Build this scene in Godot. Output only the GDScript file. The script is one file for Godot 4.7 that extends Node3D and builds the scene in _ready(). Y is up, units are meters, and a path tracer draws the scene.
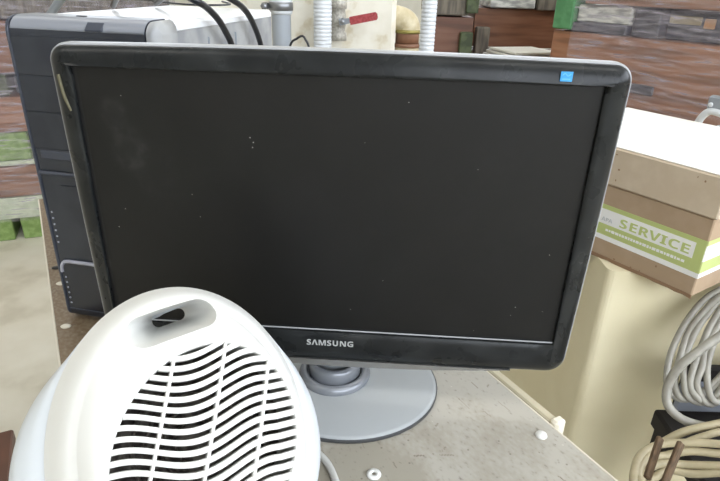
extends Node3D

const T := 0.75            # height of the worktop above the floor
var noise_cache := {}
var M := {}

# ------------------------------------------------------------------ materials
func noise_map(key: String, freq: float, colors: Array, offsets: Array, seed_n: int, size := 256, octaves := 4, kind := FastNoiseLite.TYPE_SIMPLEX_SMOOTH) -> NoiseTexture2D:
	if noise_cache.has(key):
		return noise_cache[key]
	var n := FastNoiseLite.new()
	n.noise_type = kind
	n.seed = seed_n
	n.frequency = freq
	n.fractal_octaves = octaves
	var t := NoiseTexture2D.new()
	t.width = size
	t.height = size
	t.seamless = true
	t.noise = n
	if colors.size():
		var g := Gradient.new()
		g.colors = PackedColorArray(colors)
		g.offsets = PackedFloat32Array(offsets)
		t.color_ramp = g
	noise_cache[key] = t
	return t

func bump_map(key: String, freq: float, strength: float, seed_n: int) -> NoiseTexture2D:
	if noise_cache.has(key):
		return noise_cache[key]
	var n := FastNoiseLite.new()
	n.seed = seed_n
	n.frequency = freq
	n.fractal_octaves = 4
	var t := NoiseTexture2D.new()
	t.width = 256
	t.height = 256
	t.seamless = true
	t.as_normal_map = true
	t.bump_strength = strength
	t.noise = n
	noise_cache[key] = t
	return t

func mat(color: Color, rough := 0.5, metal := 0.0) -> StandardMaterial3D:
	var m := StandardMaterial3D.new()
	m.albedo_color = color
	m.roughness = rough
	m.metallic = metal
	m.metallic_specular = 0.5
	return m

func tri(m: StandardMaterial3D, scale: Vector3) -> StandardMaterial3D:
	m.uv1_triplanar = true
	m.uv1_scale = scale
	return m

func noisy(key: String, a: Color, b: Color, freq: float, rough: float, scale: Vector3, seed_n := 1, lo := 0.3, hi := 0.7) -> StandardMaterial3D:
	var m := mat(Color.WHITE, rough)
	m.albedo_texture = noise_map(key, freq, [a, b], [lo, hi], seed_n)
	return tri(m, scale)

func c8(r: int, g: int, b: int) -> Color:
	return Color8(r, g, b)

func make_materials() -> void:
	M.white_plastic = mat(c8(224, 224, 220), 0.42)
	M.white_shell = mat(c8(204, 209, 213), 0.45)
	M.heater_dark = noisy("heater", c8(62, 52, 46), c8(128, 120, 110), 0.03, 0.6, Vector3(9, 9, 9), 5)
	M.heater_coil = mat(c8(120, 112, 104), 0.4, 0.7)
	M.bezel = noisy("bezel", c8(22, 24, 25), c8(44, 46, 46), 0.012, 0.22, Vector3(5, 5, 5), 11, 0.3, 0.95)
	M.bezel.roughness_texture = noise_map("bezel_r", 0.02, [Color(0.75, 0.75, 0.75), Color(1, 1, 1)], [0.2, 0.8], 12)
	M.bezel.roughness = 0.34
	M.bezel.metallic_specular = 0.35
	M.back_plastic = mat(c8(30, 31, 32), 0.45)
	M.rim = mat(c8(156, 158, 161), 0.28)
	M.chrome = mat(c8(150, 150, 148), 0.25, 0.7)
	M.screen = screen_material()
	M.worn = mat(c8(92, 88, 66), 0.6)
	M.black = mat(c8(14, 14, 15), 0.5)
	M.stand = mat(c8(160, 164, 166), 0.5)
	M.stand_edge = mat(c8(66, 68, 70), 0.4)
	M.ring = mat(c8(128, 132, 138), 0.24, 0.25)
	M.logo = mat(c8(188, 190, 190), 0.4, 0.3)
	M.sticker = mat(c8(62, 156, 222), 0.5)
	M.sticker_mark = mat(c8(104, 184, 236), 0.5)
	M.speck = mat(c8(205, 205, 200), 0.8)
	M.pc_black = noisy("pcb", c8(36, 40, 49), c8(44, 48, 56), 0.012, 0.42, Vector3(5, 5, 5), 31)
	M.pc_gloss = mat(c8(27, 31, 41), 0.25)
	M.pc_edge = mat(c8(58, 63, 75), 0.35)
	M.pc_top = mat(c8(128, 132, 140), 0.3)
	M.pc_steel = noisy("pcs", c8(138, 140, 142), c8(166, 167, 166), 0.012, 0.4, Vector3(4, 4, 4), 33)
	M.pc_steel_top = mat(c8(226, 228, 230), 0.3)
	M.silver = mat(c8(166, 168, 182), 0.3, 0.3)
	M.cream = noisy("cream", c8(226, 216, 182), c8(234, 225, 194), 0.008, 0.5, Vector3(1.5, 1.5, 1.5), 41)
	M.card = noisy("card", c8(170, 147, 121), c8(175, 152, 127), 0.02, 0.85, Vector3(5, 5, 5), 51)
	M.card_lid = noisy("cardlid", c8(196, 179, 156), c8(202, 186, 164), 0.02, 0.85, Vector3(5, 5, 5), 52)
	M.card_top = noisy("cardtop", c8(226, 222, 214), c8(232, 229, 222), 0.03, 0.8, Vector3(3, 3, 3), 53)
	M.card_edge = mat(c8(140, 112, 86), 0.9)
	M.label_green = mat(c8(188, 199, 128), 0.6)
	M.label_white = mat(c8(240, 240, 238), 0.6)
	M.label_grey = mat(c8(196, 198, 200), 0.6)
	M.cable = noisy("cable", c8(146, 143, 134), c8(164, 161, 151), 0.03, 0.5, Vector3(6, 6, 6), 61)
	M.cable_cream = noisy("cablec", c8(168, 157, 128), c8(184, 173, 143), 0.03, 0.5, Vector3(6, 6, 6), 62)
	M.cord = mat(c8(192, 192, 188), 0.5)
	M.cable_black = mat(c8(34, 36, 40), 0.32)
	M.stick = noisy("stick", c8(74, 58, 40), c8(98, 78, 56), 0.04, 0.8, Vector3(30, 6, 30), 63)
	M.crate_dark = mat(c8(34, 30, 28), 0.8)
	M.sheet = mat(c8(142, 148, 160), 0.6)
	M.paper = mat(c8(226, 224, 216), 0.8)
	M.paper_tan = mat(c8(176, 164, 136), 0.8)
	M.wood = []
	for k in 4:
		var a: Color = [c8(124, 82, 58), c8(150, 104, 76), c8(108, 70, 52), c8(142, 102, 78)][k]
		var w := mat(Color.WHITE, 0.45)
		w.albedo_texture = noise_map("wood%d" % k, 0.018, [a.darkened(0.16), a, a.lightened(0.07)], [0.25, 0.5, 0.8], 70 + k)
		M.wood.append(tri(w, Vector3(0.5, 5.0, 0.5)))
	M.wood_grey = noisy("woodg", c8(92, 86, 78), c8(120, 112, 100), 0.02, 0.8, Vector3(6, 1, 6), 76)
	M.green = noisy("green", c8(74, 128, 84), c8(88, 144, 98), 0.02, 0.55, Vector3(4, 4, 4), 77)
	M.green_pale = noisy("greenp", c8(120, 148, 82), c8(142, 168, 104), 0.02, 0.6, Vector3(4, 4, 4), 78)
	M.green_dark = noisy("greend", c8(56, 66, 42), c8(78, 88, 58), 0.02, 0.6, Vector3(4, 4, 4), 79)
	M.mint = noisy("mint", c8(190, 200, 176), c8(206, 214, 192), 0.02, 0.6, Vector3(3, 3, 3), 80)
	M.dark_goods = noisy("dgoods", c8(52, 52, 60), c8(84, 84, 94), 0.03, 0.4, Vector3(2, 8, 2), 81)
	M.foil = noisy("foil", c8(150, 150, 148), c8(214, 214, 208), 0.02, 0.35, Vector3(2.5, 9, 2.5), 82)
	M.kraft = mat(c8(206, 160, 116), 0.8)
	var f := mat(Color(0.93, 0.92, 0.95, 1.0), 0.22)
	f.transparency = BaseMaterial3D.TRANSPARENCY_ALPHA
	f.albedo_texture = noise_map("film", 0.02, [Color(0.9, 0.88, 0.9, 0.1), Color(0.92, 0.9, 0.92, 0.2), Color(0.95, 0.93, 0.96, 0.42)], [0.3, 0.6, 0.9], 83, 512)
	f.normal_enabled = true
	f.normal_texture = bump_map("filmn", 0.02, 3.0, 84)
	M.film = tri(f, Vector3(0.7, 6.0, 0.7))
	M.wall = noisy("wall", c8(206, 202, 190), c8(218, 214, 202), 0.01, 0.85, Vector3(0.6, 0.6, 0.6), 91)
	var pl := mat(Color.WHITE, 0.85)
	pl.albedo_texture = noise_map("plaster", 0.012, [c8(206, 196, 172), c8(224, 219, 204), c8(230, 226, 213)], [0.1, 0.3, 0.7], 92, 512, 5)
	M.plaster = tri(pl, Vector3(2.2, 2.2, 2.2))
	var fl := mat(Color.WHITE, 0.6)
	fl.albedo_texture = noise_map("floor", 0.012, [c8(190, 184, 166), c8(208, 203, 187), c8(215, 211, 197)], [0.15, 0.45, 0.8], 93, 512, 5)
	M.floor = tri(fl, Vector3(0.5, 0.5, 0.5))
	M.ceiling = mat(c8(214, 214, 210), 0.9)
	M.pipe_grey = mat(c8(150, 156, 162), 0.4)
	M.clamp = mat(c8(130, 132, 134), 0.35, 0.7)
	M.conduit = mat(c8(206, 210, 214), 0.45)
	M.valve = noisy("valve", c8(150, 146, 136), c8(190, 186, 174), 0.04, 0.4, Vector3(12, 12, 12), 94)
	M.red = noisy("red", c8(140, 44, 48), c8(164, 66, 68), 0.04, 0.5, Vector3(12, 12, 12), 95)
	M.elbow = noisy("elbow", c8(186, 172, 136), c8(208, 197, 166), 0.02, 0.5, Vector3(6, 6, 6), 96)
	M.brass = mat(c8(150, 140, 80), 0.4, 0.5)
	M.metal_grey = mat(c8(140, 146, 152), 0.35, 0.4)
	M.bench_side = mat(c8(150, 150, 146), 0.5)
	M.edge_band = mat(c8(222, 216, 200), 0.5)
	M.rail = mat(c8(190, 182, 158), 0.5)
	M.alu = mat(c8(150, 152, 154), 0.4, 0.6)
	M.table = table_material()

func screen_material() -> StandardMaterial3D:
	# matt black display glass with wiped dust and round finger smudges
	var w := 476
	var h := 268
	var im := Image.create(w, h, false, Image.FORMAT_RGB8)
	var n := FastNoiseLite.new()
	n.seed = 21
	n.frequency = 0.012
	n.fractal_octaves = 4
	var spots := [[38, 76, 17.0, 14.0], [28, 42, 12.0, 13.0], [62, 98, 24.0, 6.0], [400, 120, 60.0, 3.0]]
	for y in h:
		for x in w:
			var a: float = 11.0 + n.get_noise_2d(x, y) * 5.0
			for q in spots:
				var d: float = Vector2(x - q[0], (y - q[1]) * 0.8).length() / q[2]
				a += q[3] * exp(-pow((d - 0.7) * 2.6, 2.0)) * (0.7 + n.get_noise_2d(x * 6, y * 6)) + q[3] * 0.5 * exp(-d * d)
			var v := int(clampf(a, 4.0, 60.0))
			im.set_pixel(x, y, Color8(v, v, v - 1))
	var m := mat(Color.WHITE, 0.5)
	m.metallic_specular = 0.42
	m.albedo_texture = ImageTexture.create_from_image(im)
	return m

func table_material() -> StandardMaterial3D:
	# worn laminate: grey-white coat, brown where the coat has gone, scratches and specks
	var w := 512
	var h := 1024
	var im := Image.create(w, h, false, Image.FORMAT_RGB8)
	var n := FastNoiseLite.new()
	n.seed = 5
	n.frequency = 0.006
	n.fractal_octaves = 5
	var n2 := FastNoiseLite.new()
	n2.seed = 9
	n2.frequency = 0.14
	n2.fractal_octaves = 3
	var base := c8(172, 168, 158)
	var stain := c8(154, 148, 135)
	var worn := c8(120, 100, 76)
	for y in h:
		for x in w:
			var a := n.get_noise_2d(x, y)
			var b := n2.get_noise_2d(x, y)
			var c := base.lerp(stain, clampf(a * 2.4 + b * 0.5 + 0.3, 0.0, 1.0) * 0.9)
			# the coat is gone along the far left corner
			var u := float(x) / w
			var v := float(y) / h
			var wear := smoothstep(0.36, 0.12, u + a * 0.22) * smoothstep(0.72, 0.5, v + a * 0.15)
			c = c.lerp(worn, clampf(wear * (0.9 + b * 0.5), 0.0, 1.0))
			if b > 0.45:
				c = c.darkened((b - 0.45) * 0.6)
			im.set_pixel(x, y, c)
	var r := RandomNumberGenerator.new()
	r.seed = 77
	for k in 400:
		var p := Vector2(r.randf() * w, r.randf() * h)
		var ang := r.randf_range(-0.5, 0.5) + (PI / 2 if r.randf() < 0.5 else 0.0)
		var ln := r.randf_range(2, 16) * (2.0 if r.randf() < 0.06 else 1.0)
		var dk := r.randf_range(0.2, 0.6)
		for s in int(ln):
			var q := p + Vector2(cos(ang), sin(ang)) * s
			if q.x >= 1 and q.y >= 1 and q.x < w - 1 and q.y < h - 1:
				var c := im.get_pixel(int(q.x), int(q.y))
				im.set_pixel(int(q.x), int(q.y), c.lerp(c8(84, 72, 58), dk))
	for k in 420:
		var p := Vector2i(r.randi_range(2, w - 3), r.randi_range(2, h - 3))
		var col := c8(70, 62, 52) if r.randf() < 0.7 else c8(216, 212, 204)
		im.set_pixelv(p, im.get_pixelv(p).lerp(col, 0.6))
		if r.randf() < 0.4:
			im.set_pixelv(p + Vector2i(1, 0), im.get_pixelv(p + Vector2i(1, 0)).lerp(col, 0.5))
	var m := mat(Color.WHITE, 0.45)
	m.albedo_texture = ImageTexture.create_from_image(im)
	return m

# ------------------------------------------------------------------ mesh helpers
func st() -> SurfaceTool:
	var s := SurfaceTool.new()
	s.begin(Mesh.PRIMITIVE_TRIANGLES)
	return s

func tri3(s: SurfaceTool, a: Vector3, b: Vector3, c: Vector3, out: Vector3) -> void:
	# front faces run clockwise seen from outside
	if (b - a).cross(c - a).dot(out) > 0.0:
		s.add_vertex(a); s.add_vertex(c); s.add_vertex(b)
	else:
		s.add_vertex(a); s.add_vertex(b); s.add_vertex(c)

func quad3(s: SurfaceTool, a: Vector3, b: Vector3, c: Vector3, d: Vector3, out: Vector3) -> void:
	tri3(s, a, b, c, out)
	tri3(s, a, c, d, out)

func bx(s: SurfaceTool, size: Vector3, at := Vector3.ZERO, bevel := 0.002, basis := Basis.IDENTITY) -> void:
	var h := size * 0.5
	var b := minf(bevel, minf(h.x, minf(h.y, h.z)) * 0.9)
	s.set_smooth_group(-1)
	var P := func(sx, sy, sz, ax) -> Vector3:
		var v := Vector3(sx * (h.x - (0.0 if ax == 0 else b)), sy * (h.y - (0.0 if ax == 1 else b)), sz * (h.z - (0.0 if ax == 2 else b)))
		return at + basis * v
	for sg in [-1, 1]:
		quad3(s, P.call(sg, -1, -1, 0), P.call(sg, 1, -1, 0), P.call(sg, 1, 1, 0), P.call(sg, -1, 1, 0), basis * Vector3(sg, 0, 0))
		quad3(s, P.call(-1, sg, -1, 1), P.call(1, sg, -1, 1), P.call(1, sg, 1, 1), P.call(-1, sg, 1, 1), basis * Vector3(0, sg, 0))
		quad3(s, P.call(-1, -1, sg, 2), P.call(1, -1, sg, 2), P.call(1, 1, sg, 2), P.call(-1, 1, sg, 2), basis * Vector3(0, 0, sg))
	for sa in [-1, 1]:
		for sb in [-1, 1]:
			quad3(s, P.call(sa, sb, -1, 0), P.call(sa, sb, 1, 0), P.call(sa, sb, 1, 1), P.call(sa, sb, -1, 1), basis * Vector3(sa, sb, 0))
			quad3(s, P.call(sa, -1, sb, 0), P.call(sa, 1, sb, 0), P.call(sa, 1, sb, 2), P.call(sa, -1, sb, 2), basis * Vector3(sa, 0, sb))
			quad3(s, P.call(-1, sa, sb, 1), P.call(1, sa, sb, 1), P.call(1, sa, sb, 2), P.call(-1, sa, sb, 2), basis * Vector3(0, sa, sb))
			for sc in [-1, 1]:
				tri3(s, P.call(sa, sb, sc, 0), P.call(sa, sb, sc, 1), P.call(sa, sb, sc, 2), basis * Vector3(sa, sb, sc))

func loft(s: SurfaceTool, rings: Array, closed := true, cap_first := false, cap_last := false, flat := false) -> void:
	s.set_smooth_group(-1 if flat else 0)
	var mid := Vector3.ZERO
	var cnt := 0
	for r in rings:
		for p in r:
			mid += p
			cnt += 1
	mid /= cnt
	for i in rings.size() - 1:
		var a: PackedVector3Array = rings[i]
		var b: PackedVector3Array = rings[i + 1]
		var n := a.size()
		for k in (n if closed else n - 1):
			var j := (k + 1) % n
			s.add_vertex(a[k]); s.add_vertex(b[k]); s.add_vertex(b[j])
			s.add_vertex(a[k]); s.add_vertex(b[j]); s.add_vertex(a[j])
	s.set_smooth_group(-1)
	for e in 2:
		if (e == 0 and cap_first) or (e == 1 and cap_last):
			var r: PackedVector3Array = rings[0] if e == 0 else rings[rings.size() - 1]
			var c := Vector3.ZERO
			for p in r:
				c += p
			c /= r.size()
			for k in r.size():
				var j := (k + 1) % r.size()
				if e == 0:
					s.add_vertex(c); s.add_vertex(r[k]); s.add_vertex(r[j])
				else:
					s.add_vertex(c); s.add_vertex(r[j]); s.add_vertex(r[k])

func ring(center: Vector3, ax: Vector3, ay: Vector3, n: int) -> PackedVector3Array:
	var r := PackedVector3Array()
	for k in n:
		var a := TAU * k / n
		r.append(center + ax * cos(a) + ay * sin(a))
	return r

func lathe(s: SurfaceTool, profile: Array, at := Vector3.ZERO, basis := Basis.IDENTITY, n := 32) -> void:
	# profile of (radius, height) pairs round the local y axis
	var rings := []
	for p in profile:
		rings.append(ring(at + basis * Vector3(0, p[1], 0), basis * Vector3(maxf(p[0], 0.00001), 0, 0), basis * Vector3(0, 0, maxf(p[0], 0.00001)), n))
	loft(s, rings)

func smooth_path(pts: Array, step := 0.012, closed := false) -> PackedVector3Array:
	var c := Curve3D.new()
	var n := pts.size()
	for i in n:
		var a: Vector3 = pts[(i - 1 + n) % n] if closed or i > 0 else pts[i]
		var b: Vector3 = pts[(i + 1) % n] if closed or i < n - 1 else pts[i]
		var t := (b - a) / 6.0
		c.add_point(pts[i], -t, t)
	if closed:
		var t2: Vector3 = (pts[1] - pts[n - 1]) / 6.0
		c.add_point(pts[0], -t2, t2)
	var out := PackedVector3Array()
	var ln := c.get_baked_length()
	var k := maxi(2, int(ln / step))
	for i in (k if closed else k + 1):
		out.append(c.sample_baked(ln * i / k, true))
	return out

func tube(s: SurfaceTool, path: PackedVector3Array, r: float, n := 8, closed := false) -> void:
	var rings := []
	var up := Vector3(0.13, 1, 0.21).normalized()
	var m := path.size()
	for i in m:
		var a := path[(i - 1 + m) % m] if closed or i > 0 else path[i]
		var b := path[(i + 1) % m] if closed or i < m - 1 else path[i]
		var d := (b - a).normalized()
		if absf(d.dot(up)) > 0.97:
			up = Vector3(1, 0.1, 0.3).normalized()
		var x := up.cross(d).normalized()
		up = d.cross(x).normalized()
		rings.append(ring(path[i], x * r, up * r, n))
	if closed:
		# close the seam on the vertex that turns least
		var first: PackedVector3Array = rings[0]
		var last: PackedVector3Array = rings[m - 1]
		var best := 0
		var bd := 1e9
		for k in n:
			var dd := last[0].distance_to(first[k])
			if dd < bd:
				bd = dd
				best = k
		var rot := PackedVector3Array()
		for k in n:
			rot.append(first[(k + best) % n])
		rings.append(rot)
	loft(s, rings, true, not closed, not closed)

func prism(s: SurfaceTool, poly: PackedVector2Array, z0: float, z1: float, xf := Transform3D.IDENTITY) -> void:
	s.set_smooth_group(-1)
	var idx := Geometry2D.triangulate_polygon(poly)
	for i in range(0, idx.size(), 3):
		for z in [z0, z1]:
			var a := xf * Vector3(poly[idx[i]].x, poly[idx[i]].y, z)
			var b := xf * Vector3(poly[idx[i + 1]].x, poly[idx[i + 1]].y, z)
			var c := xf * Vector3(poly[idx[i + 2]].x, poly[idx[i + 2]].y, z)
			tri3(s, a, b, c, xf.basis * Vector3(0, 0, 1 if z == maxf(z0, z1) else -1))
	var n := poly.size()
	var cw := Geometry2D.is_polygon_clockwise(poly)
	for i in n:
		var p := poly[i]
		var q := poly[(i + 1) % n]
		var o := Vector2(q.y - p.y, p.x - q.x) * (-1.0 if cw else 1.0)
		quad3(s, xf * Vector3(p.x, p.y, z0), xf * Vector3(q.x, q.y, z0), xf * Vector3(q.x, q.y, z1), xf * Vector3(p.x, p.y, z1), xf.basis * Vector3(o.x, o.y, 0))

func rrect(w: float, h: float, r: float, n := 5) -> PackedVector2Array:
	var p := PackedVector2Array()
	for c in 4:
		var cx := (w / 2 - r) * (1 if c == 0 or c == 3 else -1)
		var cy := (h / 2 - r) * (1 if c < 2 else -1)
		for k in n + 1:
			var a := PI / 2 * (c + float(k) / n)
			p.append(Vector2(cx + r * cos(a), cy + r * sin(a)))
	return p

func obj(called: String, s, material: Material, parent: Node = null) -> MeshInstance3D:
	var o := MeshInstance3D.new()
	if s is SurfaceTool:
		s.generate_normals()
		s.index()
		o.mesh = s.commit()
	else:
		o.mesh = s
	o.material_override = material
	put(o, called, parent)
	return o

func put(o: Node3D, called: String, parent: Node = null) -> void:
	var p: Node = parent if parent else self
	var nm := called
	if p == self:
		var k := 0
		while has_node(nm):
			k += 1
			nm = "%s_%03d" % [called, k]
	o.name = nm
	p.add_child(o, true)

func thing(called: String, label: String, category: String, at := Vector3.ZERO, yaw := 0.0, group := "") -> Node3D:
	var o := Node3D.new()
	put(o, called)
	o.position = at
	o.rotation.y = yaw
	return tag(o, label, category, group)

func tag(o: Node3D, label: String, category := "", group := "", kind := "") -> Node3D:
	if label: o.set_meta("label", label)
	if category: o.set_meta("category", category)
	if group: o.set_meta("group", group)
	if kind: o.set_meta("kind", kind)
	return o

func struct(called: String, s, material: Material, label := "") -> MeshInstance3D:
	var o := obj(called, s, material)
	tag(o, label if label else called.replace("_", " "), "", "", "structure")
	return o

func box_part(called: String, size: Vector3, at: Vector3, material: Material, parent: Node, bevel := 0.002, basis := Basis.IDENTITY) -> MeshInstance3D:
	var s := st()
	bx(s, size, Vector3.ZERO, bevel)
	var o := obj(called, s, material, parent)
	o.transform = Transform3D(basis, at)
	return o

func lettering(text: String, height: float, width: float, depth: float, material: Material, parent: Node, called := "lettering", bold := true) -> MeshInstance3D:
	var f := SystemFont.new()
	f.font_names = PackedStringArray(["Droid Sans"])
	f.font_weight = 700 if bold else 400
	var t := TextMesh.new()
	t.text = text
	t.font = f
	t.font_size = 64
	t.pixel_size = 0.01
	t.depth = 0.02
	var bb := t.get_aabb()
	var o := MeshInstance3D.new()
	o.mesh = t
	o.material_override = material
	put(o, called, parent)
	if bb.size.x > 0:
		var sc := Vector3(width / bb.size.x, height / bb.size.y, depth / 0.02)
		o.scale = sc
		o.set_meta("shift", -(bb.position + bb.size / 2) * sc)
	return o

# ------------------------------------------------------------------ the build
func _ready() -> void:
	camera_and_light()
	make_materials()
	hall()
	background()
	workbench()
	cabinet_and_box()
	cables()
	tower()
	monitor()
	heater()
	small_things()

func camera_and_light() -> void:
	var cam := Camera3D.new()
	cam.name = "camera"
	cam.transform = Transform3D(Basis(Vector3(0.99953, 0.02784, -0.01293), Vector3(-0.0307, 0.90657, -0.42094), Vector3(0.0, 0.42114, 0.907)).orthonormalized(), Vector3(0, T + 0.45, 0))
	cam.fov = 46.228
	cam.near = 0.02
	cam.far = 60.0
	add_child(cam)
	cam.current = true
	var we := WorldEnvironment.new()
	we.name = "environment"
	var e := Environment.new()
	e.background_mode = Environment.BG_SKY
	var sk := Sky.new()
	var sm := ProceduralSkyMaterial.new()
	sm.sky_top_color = c8(150, 180, 220)
	sm.sky_horizon_color = c8(215, 222, 230)
	sk.sky_material = sm
	e.sky = sk
	e.tonemap_mode = Environment.TONE_MAPPER_LINEAR
	e.tonemap_exposure = 1.0
	e.sdfgi_enabled = true
	e.ssao_enabled = true
	e.ssil_enabled = true
	we.environment = e
	add_child(we)

const LAMP_GLOW := 1.0
func area(at: Vector3, size: Vector2, towards: Vector3, color: Color, energy: float, called: String) -> void:
	var l := AreaLight3D.new()
	l.name = called
	l.area_size = size
	l.light_color = color
	l.light_energy = energy
	l.shadow_enabled = true
	l.set("area_range", 40.0)
	l.set("area_attenuation", 2.0)
	add_child(l, true)
	var up := Vector3(0, 0, 1) if absf(towards.y) > 0.9 else Vector3.UP
	l.global_transform = Transform3D(Basis.looking_at(towards, up), at)

func glow(color: Color, energy: float) -> StandardMaterial3D:
	var m := mat(c8(230, 232, 235), 0.6)
	m.emission_enabled = true
	m.emission = color
	m.emission_energy_multiplier = energy
	return m

func hall() -> void:
	var s := st()
	bx(s, Vector3(15, 0.3, 16), Vector3(0, -0.15, -3), 0.01)
	struct("floor", s, M.floor, "beige concrete floor of the workshop")
	s = st()
	bx(s, Vector3(15, 0.3, 16), Vector3(0, 5.15, -3), 0.01)
	struct("ceiling", s, M.ceiling)
	s = st()
	bx(s, Vector3(15, 5, 0.3), Vector3(0, 2.5, -9.15), 0.01)
	struct("wall_back", s, M.wall)
	s = st()
	bx(s, Vector3(15, 5, 0.3), Vector3(0, 2.5, 4.15), 0.01)
	struct("wall_front", s, M.wall)
	s = st()
	bx(s, Vector3(0.3, 5, 13), Vector3(-6.15, 2.5, -2.5), 0.01)
	struct("wall_left", s, M.wall)
	s = st()
	bx(s, Vector3(0.3, 5, 13), Vector3(5.15, 2.5, -2.5), 0.01)
	struct("wall_right", s, M.wall)
	# pillar with pipes, behind the monitor
	s = st()
	bx(s, Vector3(0.55, 5.0, 0.4), Vector3(-0.195, 2.5, -1.85), 0.012)
	struct("wall_pillar", s, M.plaster, "cream plastered pillar behind the monitor")
	# daylight: high translucent windows in the back and right walls
	var day := c8(236, 243, 255)
	window_band(Vector3(0, 3.3, -8.98), 9.0, 2.2, 0.0, day, 1.6, 11.0)
	window_band(Vector3(4.98, 3.0, 0.6), 6.0, 2.4, -PI / 2, day, 1.6, 20.0)
	window_band(Vector3(2.4, 3.0, 3.98), 4.5, 2.4, PI, day, 1.6, 18.0)
	# luminous ceiling panels
	for p in [Vector3(-2.6, 4.9, -3.2), Vector3(1.6, 4.9, -3.2), Vector3(-2.6, 4.9, 0.8), Vector3(1.6, 4.9, 0.8)]:
		var t := thing("ceiling_light", "luminous white ceiling panel %s" % ("over the %s %s of the workshop" % ["left" if p.x < 0 else "right", "rear" if p.z < 0 else "front"]), "ceiling light", p, 0.0, "ceiling panels")
		box_part("housing", Vector3(2.5, 0.1, 1.0), Vector3(0, 0.05, 0), M.conduit, t, 0.01)
		box_part("diffuser", Vector3(2.4, 0.03, 0.9), Vector3(0, -0.012, 0), glow(Color(1, 0.98, 0.95), LAMP_GLOW), t, 0.005)
		area(p + Vector3(0, -0.04, 0), Vector2(2.4, 0.9), Vector3.DOWN, Color(1, 0.98, 0.95), 2.6, "ceiling_panel_light")

var window_count := 0
func window_band(at: Vector3, w: float, h: float, yaw: float, color: Color, glow_e: float, energy: float) -> void:
	window_count += 1
	var o := Node3D.new()
	put(o, "window_%d" % window_count)
	o.position = at
	o.rotation.y = yaw
	tag(o, "high band of translucent workshop window %d" % window_count, "", "", "structure")
	var n := int(w / 1.5)
	for k in n:
		box_part("pane", Vector3(w / n - 0.06, h, 0.02), Vector3((k + 0.5 - n / 2.0) * w / n, 0, 0), glow(color, glow_e), o, 0.003)
	for k in n + 1:
		box_part("mullion", Vector3(0.06, h + 0.12, 0.06), Vector3((k - n / 2.0) * w / n, 0, 0.01), M.conduit, o, 0.004)
	for sg in [-1, 1]:
		box_part("frame", Vector3(w + 0.06, 0.06, 0.06), Vector3(0, sg * (h / 2 + 0.03), 0.01), M.conduit, o, 0.004)
	area(at + Basis(Vector3.UP, yaw) * Vector3(0, 0, 0.06), Vector2(w, h), Basis(Vector3.UP, yaw) * Vector3(0, 0, 1), color, energy, "window_light")

# ------------------------------------------------------------------ background
func crate(called: String, label: String, at: Vector3, yaw: float, size: Vector3, planks: int, wood: Material, group: String) -> Node3D:
	# at: lower front left corner; boards on front, right side, back, left side, and a lid
	var t := thing(called, label, "crate", at, yaw, group)
	var d := size.z
	for k in planks:
		var ph := size.y / planks
		box_part("board", Vector3(size.x, ph - 0.003, 0.02), Vector3(size.x / 2, ph * (k + 0.5), -0.01), wood, t, 0.002)
		box_part("side_board", Vector3(0.02, ph - 0.003, d - 0.042), Vector3(size.x - 0.01, ph * (k + 0.5), -d / 2), wood, t, 0.002)
		box_part("side_board", Vector3(0.02, ph - 0.003, d - 0.042), Vector3(0.01, ph * (k + 0.5), -d / 2), wood, t, 0.002)
	box_part("back_board", Vector3(size.x, size.y, 0.02), Vector3(size.x / 2, size.y / 2, -d + 0.01), wood, t, 0.002)
	box_part("lid", Vector3(size.x - 0.044, 0.015, d - 0.044), Vector3(size.x / 2, size.y - 0.01, -d / 2), wood, t, 0.002)
	return t

func block(called: String, label: String, category: String, parent_at: Vector3, yaw: float, off: Vector3, size: Vector3, m: Material, group := "") -> MeshInstance3D:
	var s := st()
	bx(s, size, Vector3.ZERO, 0.004)
	var o := obj(called, s, m)
	o.position = parent_at + Basis(Vector3.UP, yaw) * off
	o.rotation.y = yaw
	tag(o, label, category, group)
	return o

func film(label: String, at: Vector3, yaw: float, path: Array, y0: float, y1: float, seed_n: int) -> void:
	# stretch film: a thin crinkled skin drawn round the stack (path in the stack's own x, z)
	var n := FastNoiseLite.new()
	n.seed = seed_n
	n.frequency = 3.0
	var s := st()
	var rows := []
	var ny := 26
	var pts := PackedVector2Array()
	for i in path.size() - 1:
		var a: Vector2 = path[i]
		var b: Vector2 = path[i + 1]
		var k := maxi(2, int(a.distance_to(b) / 0.05))
		for j in k:
			pts.append(a.lerp(b, float(j) / k))
	pts.append(path[path.size() - 1])
	for i in ny + 1:
		var y := lerpf(y0, y1, float(i) / ny)
		var row := PackedVector3Array()
		for p in pts:
			var d := n.get_noise_3d(p.x * 0.4, y * 3.0, p.y * 0.4) * 0.006
			row.append(Vector3(p.x + d * 0.4, y, p.y + d))
		rows.append(row)
	loft(s, rows, false)
	var o := obj("stretch_film", s, M.film)
	o.position = at
	o.rotation.y = yaw
	tag(o, label, "plastic film")

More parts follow.
